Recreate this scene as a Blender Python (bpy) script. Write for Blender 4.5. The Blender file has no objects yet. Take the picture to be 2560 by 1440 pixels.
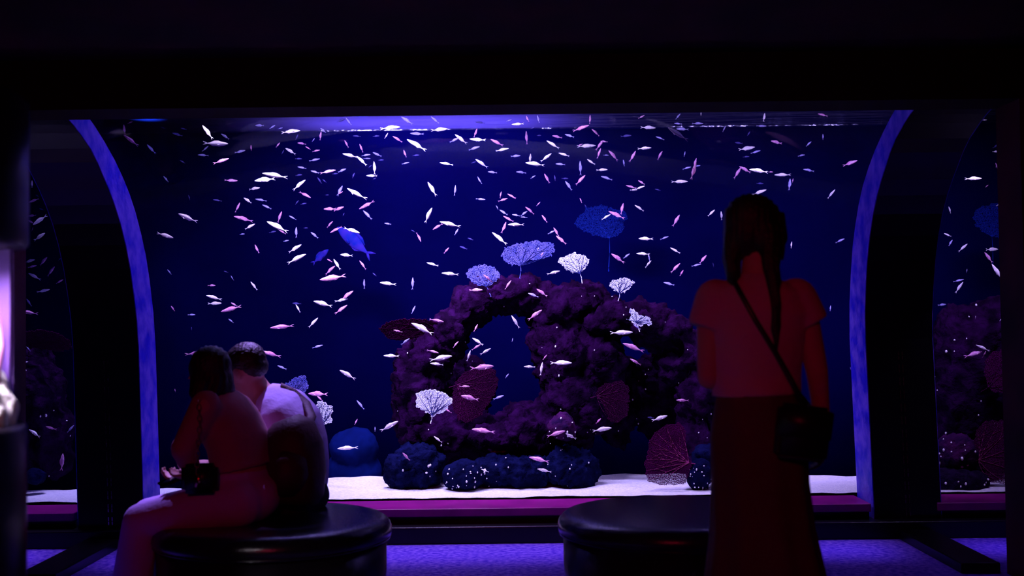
import bpy, bmesh, math, random
from mathutils import Vector, Matrix, noise, Euler

random.seed(7)
S = bpy.context.scene
COL = S.collection
V = Vector
PI = math.pi

# ---------------------------------------------------------------- camera
F = 2900.0                                   # focal length in pixels of a 2560 x 1440 frame
CAM = V((0, 0, 1.30))
PITCH, ROLL = math.radians(1.76), math.radians(-0.68)
CR = (Matrix.Rotation(math.radians(90) + PITCH, 3, 'X') @ Matrix.Rotation(ROLL, 3, 'Z'))
cd = bpy.data.cameras.new('camera')
cam = bpy.data.objects.new('camera', cd)
COL.objects.link(cam)
cd.sensor_width = 36
cd.lens = F / 2560 * 36
cd.clip_start, cd.clip_end = 0.05, 100
cd.dof.use_dof = True
cd.dof.focus_distance = 7.9
cd.dof.aperture_fstop = 2.2
M4 = CR.to_4x4(); M4.translation = CAM
cam.matrix_world = M4
S.camera = cam

S.view_settings.view_transform = 'Standard'
S.view_settings.look = 'None'
S.view_settings.gamma = 1
S.view_settings.use_curve_mapping = False
S.view_settings.exposure = 0.0
S.cycles.use_denoising = True
S.cycles.transparent_max_bounces = 24
S.cycles.max_bounces = 8
S.cycles.diffuse_bounces = 3
S.cycles.sample_clamp_indirect = 4

w = bpy.data.worlds.new('world'); S.world = w
w.use_nodes = True
w.node_tree.nodes['Background'].inputs[0].default_value = (0.0, 0.0, 0.0, 1)
w.node_tree.nodes['Background'].inputs[1].default_value = 0.0

# ---------------------------------------------------------------- lights
def aim(o, to):
    o.rotation_euler = (V(to) - o.location).to_track_quat('-Z', 'Y').to_euler()
def area(name, loc, to, col, power, sx, sy=None, spread=180):
    l = bpy.data.lights.new(name, 'AREA'); l.energy = power; l.color = col
    l.shape = 'RECTANGLE'; l.size = sx; l.size_y = sy or sx; l.spread = math.radians(spread)
    o = bpy.data.objects.new(name, l); COL.objects.link(o); o.location = loc; aim(o, to); return o
def spot(name, loc, to, col, power, ang, blend=0.4, r=0.05):
    l = bpy.data.lights.new(name, 'SPOT'); l.energy = power; l.color = col
    l.spot_size = math.radians(ang); l.spot_blend = blend; l.shadow_soft_size = r
    o = bpy.data.objects.new(name, l); COL.objects.link(o); o.location = loc; aim(o, to); return o

# lamps hung over the water
area('tank_lamp', (-0.7, 8.0, 3.9), (-0.5, 7.9, 0), (0.60, 0.50, 1.0), 34, 1.6, 0.5, 52)
area('tank_lamp', (1.5, 8.1, 3.9), (1.4, 8.0, 0), (0.60, 0.45, 1.0), 18, 1.0, 0.5, 52)
area('tank_lamp', (-2.9, 8.0, 3.9), (-2.8, 7.9, 0), (0.50, 0.42, 1.0), 20, 1.0, 0.5, 52)
area('tank_lamp', (-1.15, 6.50, 3.3), (-0.3, 9.0, 1.2), (0.66, 0.54, 1.0), 165, 1.8, 0.25, 90)
area('tank_lamp', (2.95, 6.50, 3.3), (2.3, 9.0, 1.2), (0.60, 0.45, 1.0), 48, 1.3, 0.25, 90)
# blue wash down the back wall
area('wash_lamp', (-0.7, 9.5, 3.7), (-0.7, 9.95, 1.7), (0.26, 0.17, 1.0), 32, 1.8, 0.2, 110)
spot('wash_lamp', (-1.2, 9.0, 3.6), (-1.22, 9.98, 0.8), (0.02, 0.12, 1.0), 130, 16, 1.0, 0.05)
spot('wash_lamp', (-2.9, 9.0, 3.6), (-2.95, 9.98, 1.2), (0.02, 0.10, 1.0), 140, 22, 1.0, 0.05)
# a tube of lamps with narrow beams straight down through the glass canopy onto the walkway
area('walkway_and_fill_lamp', (-2.0, 6.60, 3.75), (-2.0, 6.60, 0), (0.36, 0.22, 1.0), 11.5, 5.0, 0.12, 13)
area('walkway_and_fill_lamp', (2.6, 6.60, 3.75), (2.6, 6.60, 0), (0.28, 0.17, 1.0), 8.5, 4.2, 0.12, 13)
spot('walkway_and_fill_lamp', (-1.2, 6.60, 3.60), (-1.52, 5.29, 0.72), (0.40, 0.24, 1.0), 1150, 26, 0.7, 0.05)  # added fill spot, slanted forward to brighten the seated couple's shirt and knees
# dim red lamp in the dark hall behind the visitors
area('hall_lamp', (-0.5, -0.8, 2.5), (-0.2, 4.8, 0.9), (1.0, 0.012, 0.10), 8.0, 0.5, 0.3, 140)

# ---------------------------------------------------------------- helpers
def q(px, py, D):
    """the point at depth D (world y) seen at pixel px, py"""
    d = CR @ V(((px - 1280) / F, -(py - 720) / F, -1))
    return CAM + d * (D / d.y)

MATS = {}
def mat(name, col, rough=0.6, metal=0.0, spec=0.5, noise_s=0, noise_a=0.0, col2=None, bump=0.0, bump_s=40, sheen=0, sub=0):
    m = bpy.data.materials.new(name); m.use_nodes = True
    n, L = m.node_tree.nodes, m.node_tree.links
    b = n['Principled BSDF']
    b.inputs['Base Color'].default_value = (*col, 1)
    b.inputs['Roughness'].default_value = rough
    b.inputs['Metallic'].default_value = metal
    b.inputs['Specular IOR Level'].default_value = spec
    if sheen: b.inputs['Sheen Weight'].default_value = sheen
    tc = n.new('ShaderNodeTexCoord')
    if col2:
        t = n.new('ShaderNodeTexNoise'); t.inputs['Scale'].default_value = noise_s or 8
        t.inputs['Detail'].default_value = 5
        r = n.new('ShaderNodeValToRGB')
        r.color_ramp.elements[0].position = 0.38; r.color_ramp.elements[1].position = 0.64
        r.color_ramp.elements[0].color = (*col, 1); r.color_ramp.elements[1].color = (*col2, 1)
        L.new(tc.outputs['Object'], t.inputs['Vector']); L.new(t.outputs['Fac'], r.inputs['Fac'])
        L.new(r.outputs['Color'], b.inputs['Base Color'])
    if bump:
        t2 = n.new('ShaderNodeTexNoise'); t2.inputs['Scale'].default_value = bump_s; t2.inputs['Detail'].default_value = 4
        bp = n.new('ShaderNodeBump'); bp.inputs['Strength'].default_value = bump; bp.inputs['Distance'].default_value = 0.02
        L.new(tc.outputs['Object'], t2.inputs['Vector']); L.new(t2.outputs['Fac'], bp.inputs['Height'])
        L.new(bp.outputs['Normal'], b.inputs['Normal'])
    MATS[name] = m
    return m

def glassy(name, gloss=0.04, tint=(1, 1, 1)):
    m = bpy.data.materials.new(name); m.use_nodes = True
    n, L = m.node_tree.nodes, m.node_tree.links
    n.clear()
    out = n.new('ShaderNodeOutputMaterial'); mx = n.new('ShaderNodeMixShader')
    tr = n.new('ShaderNodeBsdfTransparent'); tr.inputs[0].default_value = (*tint, 1)
    gl = n.new('ShaderNodeBsdfGlossy'); gl.inputs['Roughness'].default_value = 0.03
    fr = n.new('ShaderNodeFresnel'); fr.inputs[0].default_value = 1.25
    mu = n.new('ShaderNodeMath'); mu.operation = 'MULTIPLY'; mu.inputs[1].default_value = gloss * 10
    L.new(fr.outputs[0], mu.inputs[0]); L.new(mu.outputs[0], mx.inputs[0])
    L.new(tr.outputs[0], mx.inputs[1]); L.new(gl.outputs[0], mx.inputs[2]); L.new(mx.outputs[0], out.inputs['Surface'])
    return m

def tag(o, label=None, cat=None, group=None, kind=None):
    if label: o['label'] = label
    if cat: o['category'] = cat
    if group: o['group'] = group
    if kind: o['kind'] = kind
    return o

def mesh_obj(name, verts, faces, m, parent=None, smooth=True):
    me = bpy.data.meshes.new(name); me.from_pydata([tuple(v) for v in verts], [], faces); me.update()
    if smooth: me.polygons.foreach_set('use_smooth', [True] * len(me.polygons))
    if m: me.materials.append(m)
    o = bpy.data.objects.new(name, me); COL.objects.link(o)
    if parent: o.parent = parent
    return o

def bm_obj(name, bm, m, parent=None, smooth=True):
    bmesh.ops.recalc_face_normals(bm, faces=bm.faces)
    me = bpy.data.meshes.new(name); bm.to_mesh(me); bm.free()
    if smooth: me.polygons.foreach_set('use_smooth', [True] * len(me.polygons))
    if m: me.materials.append(m)
    o = bpy.data.objects.new(name, me); COL.objects.link(o)
    if parent: o.parent = parent
    return o

def empty(name, loc=(0, 0, 0)):
    o = bpy.data.objects.new(name, None); COL.objects.link(o); o.location = loc; o.empty_display_size = 0.1
    return o

def keep(o, parent):
    """parent without moving"""
    bpy.context.view_layer.update()
    o.parent = parent; o.matrix_parent_inverse = parent.matrix_world.inverted(); return o

def box(bm, x0, x1, y0, y1, z0, z1):
    vs = [bm.verts.new((x, y, z)) for x in (x0, x1) for y in (y0, y1) for z in (z0, z1)]
    for f in ((0, 1, 3, 2), (4, 6, 7, 5), (0, 4, 5, 1), (2, 3, 7, 6), (0, 2, 6, 4), (1, 5, 7, 3)):
        bm.faces.new([vs[i] for i in f])

def box_obj(name, b, m, parent=None, bevel=0.0):
    bm = bmesh.new(); box(bm, *b)
    o = bm_obj(name, bm, m, parent, smooth=False)
    if bevel:
        md = o.modifiers.new('bevel', 'BEVEL'); md.width = bevel; md.segments = 3
    return o

def loft(bm, pts, rad, lat, n=20, caps=True, wob=None):
    """closed tube of elliptical rings: rad = (across lat, other way)"""
    pts = [V(p) for p in pts]; lat = V(lat); rings = []
    for i, p in enumerate(pts):
        t = (pts[min(i + 1, len(pts) - 1)] - pts[max(i - 1, 0)]).normalized()
        u = (lat - lat.dot(t) * t)
        if u.length < 1e-4: u = V((0, 1, 0)) - V((0, 1, 0)).dot(t) * t
        u.normalize(); v = t.cross(u)
        a, b = rad[i] if isinstance(rad[i], tuple) else (rad[i], rad[i])
        ring = []
        for k in range(n):
            th = 2 * PI * k / n
            s = 1 + (wob(i, th) if wob else 0)
            ring.append(bm.verts.new(p + u * a * s * math.cos(th) + v * b * s * math.sin(th)))
        rings.append(ring)
    for r0, r1 in zip(rings, rings[1:]):
        for k in range(n):
            bm.faces.new((r0[k], r0[(k + 1) % n], r1[(k + 1) % n], r1[k]))
    if caps:
        bm.faces.new(rings[0]); bm.faces.new(list(reversed(rings[-1])))

def ell(bm, c, r, axes=None, seg=18):
    """ellipsoid with radii r along axes"""
    R = Matrix.Identity(3) if axes is None else Matrix([V(a).normalized() for a in axes]).transposed()
    m = Matrix.Translation(V(c)) @ R.to_4x4() @ Matrix.Diagonal((*r, 1))
    bmesh.ops.create_uvsphere(bm, u_segments=seg, v_segments=max(8, seg // 2 + 2), radius=1, matrix=m)

def cap(bm, a, b, ra, rb, round_a=True, round_b=True, n=14):
    a, b = V(a), V(b)
    lat = V((0.3, 1, 0.2)) if abs((b - a).normalized().dot(V((0.3, 1, 0.2)).normalized())) < 0.9 else V((1, 0, 0))
    loft(bm, [a, b], [ra, rb], lat, n)
    if round_a: ell(bm, a, (ra,) * 3, seg=12)
    if round_b: ell(bm, b, (rb,) * 3, seg=12)

def chain(bm, pts, rs):
    for (a, b), (ra, rb) in zip(zip(pts, pts[1:]), zip(rs, rs[1:])): cap(bm, a, b, ra, rb)

def fuse(o, voxel=0.007, smooth=5, disp=None):
    """one continuous skin over all the shapes in the mesh"""
    md = o.modifiers.new('skin', 'REMESH'); md.mode = 'VOXEL'; md.voxel_size = voxel; md.use_smooth_shade = True
    sm = o.modifiers.new('smooth', 'SMOOTH'); sm.iterations = smooth; sm.factor = 0.5
    dg = bpy.context.evaluated_depsgraph_get(); dg.update()
    me = bpy.data.meshes.new_from_object(o.evaluated_get(dg))
    o.modifiers.clear(); old = o.data; nm = old.name; o.data = me; bpy.data.meshes.remove(old); me.name = nm
    if disp:
        ns = [v.normal.copy() for v in me.vertices]
        for v, nrm in zip(me.vertices, ns): v.co += nrm * disp(v.co)
        me.update()
    me.polygons.foreach_set('use_smooth', [True] * len(me.polygons))
    return o

def tubes(segs):
    """verts, faces of thin three-sided bars: segs = (a, b, ra, rb)"""
    vs, fs = [], []
    for a, b, ra, rb in segs:
        t = (b - a)
        if t.length < 1e-6: continue
        t = t.normalized()
        u = t.cross(V((0.1, 1, 0.05))).normalized() if abs(t.y) < 0.95 else t.cross(V((1, 0, 0))).normalized()
        w_ = t.cross(u); k = len(vs)
        for p, r in ((a, ra), (b, rb)):
            for j in range(3):
                th = 2 * PI * j / 3 - PI / 2
                vs.append(p + u * r * math.cos(th) + w_ * r * math.sin(th))
        for j in range(3):
            fs.append((k + j, k + (j + 1) % 3, k + 3 + (j + 1) % 3, k + 3 + j))
        fs.append((k, k + 1, k + 2)); fs.append((k + 5, k + 4, k + 3))
    return vs, fs

def inpoly(x, y, P):
    c = False; j = len(P) - 1
    for i in range(len(P)):
        if (P[i][1] > y) != (P[j][1] > y) and x < (P[j][0] - P[i][0]) * (y - P[i][1]) / (P[j][1] - P[i][1]) + P[i][0]: c = not c
        j = i
    return c

# ---------------------------------------------------------------- materials
M_black = mat('black_gloss_panel', (0.006, 0.004, 0.008), 0.28, spec=0.22, bump=0.02, bump_s=5)
M_dark = mat('dark_plaster', (0.06, 0.006, 0.022), 0.85, spec=0.1, col2=(0.022, 0.005, 0.016), noise_s=2, bump=0.1, bump_s=60)
M_soffit = mat('dark_soffit', (0.018, 0.004, 0.008), 0.8, spec=0.1)
M_flank = mat('blue_painted_flank', (0.03, 0.018, 0.75), 0.5, spec=0.1, col2=(0.20, 0.11, 0.90), noise_s=9, bump=0.25, bump_s=25)
M_sill = mat('purple_varnished_sill', (0.24, 0.003, 0.16), 0.35, spec=0.25, col2=(0.17, 0.002, 0.12), noise_s=6)
M_carpet = mat('violet_carpet', (0.09, 0.03, 0.44), 0.95, spec=0.05, col2=(0.24, 0.12, 0.58), noise_s=34, bump=0.6, bump_s=220)
M_wall = mat('deep_blue_tank_wall', (0.0012, 0.0012, 0.042), 0.95, spec=0.0, col2=(0.0008, 0.0008, 0.030), noise_s=0.8)
M_sand = mat('white_coral_sand', (0.58, 0.56, 0.66), 0.95, spec=0.05, col2=(0.74, 0.70, 0.74), noise_s=60, bump=0.5, bump_s=90)
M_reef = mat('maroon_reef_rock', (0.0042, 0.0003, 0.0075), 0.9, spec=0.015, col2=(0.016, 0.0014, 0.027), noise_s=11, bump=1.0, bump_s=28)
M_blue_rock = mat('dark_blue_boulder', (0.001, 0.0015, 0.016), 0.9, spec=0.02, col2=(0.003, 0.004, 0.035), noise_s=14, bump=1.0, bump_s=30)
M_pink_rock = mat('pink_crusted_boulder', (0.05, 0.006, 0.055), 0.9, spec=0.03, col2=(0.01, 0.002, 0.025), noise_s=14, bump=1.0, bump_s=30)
M_polyp = mat('white_polyp', (0.9, 0.85, 0.95), 0.5)
M_fan = {
    'white': mat('white_sea_fan', (0.85, 0.88, 1.0), 0.8, spec=0.03, col2=(0.7, 0.72, 1.0), noise_s=20),
    'vein': mat('slate_fan_vein', (0.018, 0.022, 0.13), 0.8, spec=0.03),
    'lilac': mat('lilac_sea_fan', (0.15, 0.14, 0.52), 0.8, spec=0.03, col2=(0.07, 0.08, 0.40), noise_s=18),
    'blue': mat('dim_blue_sea_fan', (0.006, 0.018, 0.20), 0.8, spec=0.02),
    'magenta': mat('magenta_sea_fan', (0.062, 0.0008, 0.048), 0.8, spec=0.02, col2=(0.042, 0.0006, 0.034), noise_s=6),
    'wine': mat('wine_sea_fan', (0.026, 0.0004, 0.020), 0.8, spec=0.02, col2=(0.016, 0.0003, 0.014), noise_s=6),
    'plum': mat('plum_fan_vein', (0.09, 0.008, 0.06), 0.7, spec=0.02),
    'rose': mat('rose_fan_vein', (0.24, 0.03, 0.13), 0.7, spec=0.03),
}
M_fish = {
    'W': mat('white_fish_scales', (0.98, 0.93, 0.97), 0.35, col2=(0.95, 0.84, 0.96), noise_s=7),
    'P': mat('pink_fish_scales', (0.72, 0.22, 0.55), 0.4, col2=(0.85, 0.45, 0.75), noise_s=7),
    'L': mat('lilac_fish_scales', (0.32, 0.29, 0.68), 0.4, col2=(0.45, 0.40, 0.80), noise_s=7),
    'D': mat('dusky_fish_scales', (0.06, 0.05, 0.25), 0.5, spec=0.1, col2=(0.10, 0.08, 0.32), noise_s=7),
}
M_bluefish = mat('blue_fish_scales', (0.004, 0.012, 0.22), 0.6, spec=0.03, col2=(0.03, 0.015, 0.24), noise_s=5)
M_leather = mat('black_leather', (0.012, 0.010, 0.02), 0.24, spec=0.5, bump=0.06, bump_s=120)
M_skin = mat('skin', (0.55, 0.30, 0.24), 0.55)
M_hair = mat('dark_hair', (0.012, 0.006, 0.006), 0.5, col2=(0.02, 0.01, 0.008), noise_s=30, bump=0.4, bump_s=80)
M_tee = mat('pale_shirt', (0.62, 0.42, 0.46), 0.9, bump=0.2, bump_s=30)
M_skirt = mat('dark_skirt', (0.10, 0.04, 0.04), 0.95, bump=0.2, bump_s=40)
M_blouse = mat('rust_blouse', (0.42, 0.16, 0.22), 0.9, bump=0.2, bump_s=30)
M_trouser = mat('pale_trousers', (0.60, 0.42, 0.80), 0.9, spec=0.1, bump=0.2, bump_s=40)
M_white_shirt = mat('white_shirt', (0.66, 0.55, 0.92), 0.9, spec=0.1, bump=0.25, bump_s=22)
M_navy = mat('dark_trousers', (0.03, 0.03, 0.05), 0.9)
M_bag = mat('black_bag_leather', (0.01, 0.008, 0.01), 0.4)
M_pack = mat('maroon_nylon', (0.06, 0.012, 0.022), 0.6, bump=0.2, bump_s=60)
M_gold = mat('gold_chain', (0.9, 0.45, 0.2), 0.25, metal=1.0)
M_steel = mat('seam_metal', (0.5, 0.4, 0.45), 0.25, metal=1.0)
M_phone = mat('black_phone', (0.01, 0.01, 0.015), 0.25)
M_shoe = mat('shoe_leather', (0.05, 0.03, 0.03), 0.5)
M_glass = glassy('clear_acrylic', 0.003)
M_lav = mat('lavender_backboard', (0.30, 0.15, 0.60), 0.9)
M_coral = mat('bleached_coral', (0.95, 0.9, 0.95), 0.8, bump=0.6, bump_s=20)

# ================================================================ the setting
FRONT = [(0.10, 7.0), (0.6, 7.0), (1.18, 7.0), (1.35, 6.98), (1.5, 6.94), (1.65, 6.89), (1.79, 6.82), (1.91, 6.74), (2.01, 6.65), (2.09, 6.56), (2.15, 6.48), (2.22, 6.39), (2.28, 6.29), (2.34, 6.14), (2.37, 6.05), (2.395, 5.95)]
REAR = [(0.10, 7.33), (0.6, 7.33), (1.18, 7.33), (1.4, 7.30), (1.6, 7.24), (1.75, 7.18), (1.88, 7.10), (2.0, 7.01), (2.1, 6.91), (2.19, 6.79), (2.27, 6.66), (2.35, 6.50), (2.41, 6.36), (2.46, 6.22), (2.49, 6.10), (2.51, 5.96)]
def at_z(P, z):
    for (z0, d0), (z1, d1) in zip(P, P[1:]):
        if z <= z1: return d0 + (d1 - d0) * max(0, (z - z0)) / (z1 - z0)
    return P[-1][1]
def lean(x, z): return x + 0.03 - 0.028 * z

box_obj('floor', (-7, 7, -1.5, 7.4, -0.12, 0.0), M_carpet)['kind'] = 'structure'
box_obj('ceiling', (-7, 7, -1.5, 5.66, 2.62, 2.72), M_dark)['kind'] = 'structure'
box_obj('trim_1', (-7, 7, 5.66, 5.94, 2.375, 4.3), M_soffit)['kind'] = 'structure'          # the beam over the opening
box_obj('wall_right', (2.50, 7, 5.66, 5.94, 0, 2.375), M_dark)['kind'] = 'structure'
box_obj('wall_left', (-7, -2.49, 5.66, 5.94, 0, 2.375), M_dark)['kind'] = 'structure'
# tank shell
vs, fs = [], []
NX = 40
for i in range(NX + 1):
    x = -5.3 + 10.6 * i / NX
    y = 10.0 + 0.012 * math.sin(x * 9.0)
    vs += [(x, y, -0.3), (x, y, 4.3)]
for i in range(NX): fs.append((2 * i, 2 * i + 2, 2 * i + 3, 2 * i + 1))
o = mesh_obj('wall_back', vs, fs, M_wall); o['kind'] = 'structure'
md = o.modifiers.new('thick', 'SOLIDIFY'); md.thickness = 0.06; md.offset = -1
box_obj('wall_tank_west', (-5.4, -5.3, 5.94, 10.1, -0.3, 4.3), M_wall)['kind'] = 'structure'
box_obj('wall_tank_east', (5.3, 5.4, 5.94, 10.1, -0.3, 4.3), M_wall)['kind'] = 'structure'
box_obj('ceiling_tank', (-5.4, 5.4, 5.94, 10.1, 4.3, 4.4), M_dark)['kind'] = 'structure'
box_obj('floor_tank', (-5.3, 5.3, 7.4, 10.1, -0.2, -0.1), M_wall)['kind'] = 'structure'

# ledge and sills below the panes
L1 = box_obj('trim_2', (-5, 5, 6.90, 7.34, 0.0, 0.103), M_black, bevel=0.008); L1['kind'] = 'structure'
RIBS = [(-2.645, -2.257), (2.136, 2.534)]
SP = [(-5, RIBS[0][0]), (RIBS[0][1], RIBS[1][0]), (RIBS[1][1], 5)]
for i, (a, b) in enumerate(SP):
    s = box_obj('trim_%d' % (3 + i), (a, b, 6.985, 7.33, 0.147, 0.197), M_sill, bevel=0.006); s['kind'] = 'structure'
    s = box_obj('baseboard_%s' % ('west', 'middle', 'east')[i], (a, b, 7.03, 7.33, 0.103, 0.147), M_black); s['kind'] = 'structure'

# the two arched ribs
def rib(k, x0, x1):
    prof = FRONT + REAR[::-1]
    vs, fs = [], []
    n = len(prof)
    for x in (x0, x1):
        vs += [(lean(x, z), d, z) for z, d in prof]
    for i in range(n): fs.append((i, (i + 1) % n, n + (i + 1) % n, n + i))
    m = len(FRONT)
    for b in (0, n):
        for i in range(m - 1):
            f = (b + i, b + i + 1, b + n - 2 - i, b + n - 1 - i); fs.append(f if b else f[::-1])
    o = mesh_obj('trim_%d' % (6 + k), vs, fs, M_black, smooth=False); o['kind'] = 'structure'
    for side, x in ((-1, x0), (1, x1)):                       # painted plates on both flanks
        vs, fs = [], []
        for (zf, df), (zr, dr) in zip(FRONT, REAR):
            for e in (0.001, 0.006):
                X = lean(x, zf) + side * e
                vs += [(X, df + 0.006, zf), (X, dr, zr)]
        for i in range(m - 1):
            a = 4 * i
            fs += [(a, a + 1, a + 5, a + 4), (a + 2, a + 6, a + 7, a + 3), (a, a + 4, a + 6, a + 2), (a + 1, a + 3, a + 7, a + 5)]
        fs += [(0, 2, 3, 1), (4 * m - 4, 4 * m - 3, 4 * m - 1, 4 * m - 2)]
        mesh_obj('flank_panel', vs, fs, M_flank, o, smooth=False)
    xm = (x0 + x1) / 2                                        # a pair of hinge-like metal seams up the middle
    segs = []
    zz = [0.12 + i * 0.026 for i in range(40)]
    for i, z in enumerate(zz[:-1]):
        if i % 3 == 2: continue
        for e in (-0.011, 0.011):
            a = V((lean(xm + e, z), at_z(FRONT, z) - 0.002, z)); b = V((lean(xm + e, z + .022), at_z(FRONT, z + .022) - 0.002, z + .022))
            segs.append((a, b, 0.0035, 0.0035))
    v, f = tubes(segs)
    mesh_obj('seam_strip', v, f, M_steel, o, smooth=False)
for k, (a, b) in enumerate(RIBS): rib(k, a, b)

# low kerbs on the floor from the ribs out to the jambs
for k, (xa, xb) in enumerate(((-2.44, -2.44), (2.37, 2.37))):
    bm = bmesh.new()
    vs_ = [bm.verts.new((x + e, y, z)) for (x, y) in ((xa, 6.90), (xb, 5.945)) for e in (-.10, .10) for z in (0.0, 0.055)]
    for f in ((0, 1, 3, 2), (4, 6, 7, 5), (0, 4, 5, 1), (2, 3, 7, 6), (0, 2, 6, 4), (1, 5, 7, 3)): bm.faces.new([vs_[i] for i in f])
    o = bm_obj('trim_%d' % (8 + k), bm, M_black, smooth=False); o['kind'] = 'structure'
    md = o.modifiers.new('bevel', 'BEVEL'); md.width = 0.006; md.segments = 2

# bent panes
for i, (a, b) in enumerate(SP):
    vs, fs = [], []
    for z, d in REAR:
        vs += [(lean(a - 0.02 if i else a, z), d - 0.005, z), (lean(b + 0.02 if i < 2 else b, z), d - 0.005, z)]
    for j in range(len(REAR) - 1): fs.append((2 * j, 2 * j + 1, 2 * j + 3, 2 * j + 2))
    o = mesh_obj('window_%d' % (i + 1), vs, fs, M_glass); o['kind'] = 'structure'
    md = o.modifiers.new('thick', 'SOLIDIFY'); md.thickness = 0.012; md.offset = -1

# water: a closed body behind the panes
mw = bpy.data.materials.new('sea_water'); mw.use_nodes = True
n, L = mw.node_tree.nodes, mw.node_tree.links; n.clear()
out = n.new('ShaderNodeOutputMaterial')
tr = n.new('ShaderNodeBsdfTransparent')
tr2 = n.new('ShaderNodeBsdfTransparent'); tr2.inputs[0].default_value = (1, 1, 1, 1)
tl = n.new('ShaderNodeBsdfTranslucent'); tl.inputs[0].default_value = (0.55, 0.5, 1.0, 1)
gl = n.new('ShaderNodeBsdfGlossy'); gl.inputs['Roughness'].default_value = 0.15; gl.inputs[0].default_value = (0.7, 0.7, 1, 1)
tc = n.new('ShaderNodeTexCoord'); mp = n.new('ShaderNodeMapping'); mp.inputs['Scale'].default_value = (0.7, 3.0, 1)
tn = n.new('ShaderNodeTexNoise'); tn.inputs['Scale'].default_value = 3.2; tn.inputs['Detail'].default_value = 4
bp = n.new('ShaderNodeBump'); bp.inputs['Strength'].default_value = 0.7; bp.inputs['Distance'].default_value = 0.08
L.new(tc.outputs['Object'], mp.inputs[0]); L.new(mp.outputs[0], tn.inputs['Vector']); L.new(tn.outputs['Fac'], bp.inputs['Height'])
for s_ in (gl, tl): L.new(bp.outputs[0], s_.inputs['Normal'])
m1 = n.new('ShaderNodeMixShader'); m1.inputs[0].default_value = 0.45; L.new(tl.outputs[0], m1.inputs[1]); L.new(gl.outputs[0], m1.inputs[2])
m2 = n.new('ShaderNodeMixShader'); m2.inputs[0].default_value = 0.30; L.new(tr2.outputs[0], m2.inputs[1]); L.new(m1.outputs[0], m2.inputs[2])
sx = n.new('ShaderNodeSeparateXYZ'); L.new(tc.outputs['Object'], sx.inputs[0])
ab = n.new('ShaderNodeMath'); ab.operation = 'ABSOLUTE'; L.new(sx.outputs[2], ab.inputs[0])
gt = n.new('ShaderNodeMath'); gt.operation = 'GREATER_THAN'; gt.inputs[1].default_value = 2.97; L.new(ab.outputs[0], gt.inputs[0])
m3 = n.new('ShaderNodeMixShader'); L.new(gt.outputs[0], m3.inputs[0]); L.new(tr.outputs[0], m3.inputs[1]); L.new(m2.outputs[0], m3.inputs[2])
va = n.new('ShaderNodeVolumeAbsorption'); va.inputs['Color'].default_value = (0.55, 0.62, 1.0, 1); va.inputs['Density'].default_value = 0.10
L.new(m3.outputs[0], out.inputs['Surface']); L.new(va.outputs[0], out.inputs['Volume'])
WZ = 2.98
pr = [(z, d + 0.03) for z, d in REAR] + [(WZ, 6.0), (WZ, 9.92), (0.0, 9.92), (0.0, 7.36)]
vs = [(x, d, z) for x in (-5.25, 5.25) for z, d in pr]
k = len(pr)
fs = [(i, (i + 1) % k, k + (i + 1) % k, k + i) for i in range(k)] + [tuple(range(k))[::-1], tuple(range(k, 2 * k))]
o = mesh_obj('water', vs, fs, mw, smooth=False)
bm = bmesh.new(); bm.from_mesh(o.data); bmesh.ops.recalc_face_normals(bm, faces=bm.faces); bm.to_mesh(o.data); bm.free()
tag(o, 'clear blue sea water filling the big tank behind the curved panes', 'water', kind='stuff')

# sand bed with a ragged far edge
def far_edge(x):
    e = 8.42
    if x < -1.25: e -= min(0.5, (-1.25 - x) * 0.85)
    if x > 1.6: e -= min(0.25, (x - 1.6) * 0.35)
    return e + 0.07 * noise.noise(V((x * 3, 1.3, 0))) + 0.03 * noise.noise(V((x * 11, 4.3, 0)))
vs, fs = [], []
NXs, NYs = 220, 44
for i in range(NXs + 1):
    x = -5.2 + 10.4 * i / NXs
    fe = far_edge(x)
    for j in range(NYs + 1):
        t = j / NYs
        if t <= 0.8:
            y = 7.345 + (fe - 7.345) * t / 0.8
            z = 0.208 + 0.010 * noise.noise(V((x * 2.2, y * 2.2, 0))) + 0.006 * noise.noise(V((x * 8, y * 8, 3)))
        else:
            s = (t - 0.8) / 0.2
            y = fe + s * 0.55; z = 0.208 - 0.30 * s ** 0.8
        vs.append((x, y, z))
for i in range(NXs):
    for j in range(NYs):
        a = i * (NYs + 1) + j; fs.append((a, a + NYs + 1, a + NYs + 2, a + 1))
o = mesh_obj('sand', vs, fs, M_sand)
tag(o, 'white coral sand spread over the tank floor behind the panes', 'sand', kind='stuff')

# ================================================================ column tank at the entrance
CX, CY = -1.666, 2.95
def lathe(bm, prof, c, n=72, a0=0, a1=2 * PI):
    full = abs(a1 - a0 - 2 * PI) < 1e-6
    rings = []
    m = n if full else n + 1
    for k in range(m):
        th = a0 + (a1 - a0) * k / n
        rings.append([bm.verts.new((c[0] + r * math.cos(th), c[1] + r * math.sin(th), c[2] + z)) for r, z in prof])
    for k in range(n):
        A, B = rings[k], rings[(k + 1) % m]
        for i in range(len(prof) - 1): bm.faces.new((A[i], B[i], B[i + 1], A[i + 1]))
ct = empty('column_tank', (CX, CY, 0))
tag(ct, 'round lit column tank between black base and cap by the seated couple', 'aquarium')
def lathe_part(name, prof, m, parent, **kw):
    bm = bmesh.new(); lathe(bm, prof, (0, 0, 0), **kw); return bm_obj(name, bm, m, parent)
lathe_part('base', [(0.001, 0), (0.40, 0), (0.40, 1.04), (0.394, 1.05), (0.001, 1.05)], M_black, ct)
lathe_part('cap', [(0.001, 1.52), (0.40, 1.52), (0.405, 1.53), (0.405, 1.90), (0.395, 1.91), (0.001, 1.91)], M_black, ct)
lathe_part('glass', [(0.388, 1.05), (0.388, 1.52), (0.380, 1.52), (0.380, 1.05), (0.388, 1.05)], M_glass, ct)
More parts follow.
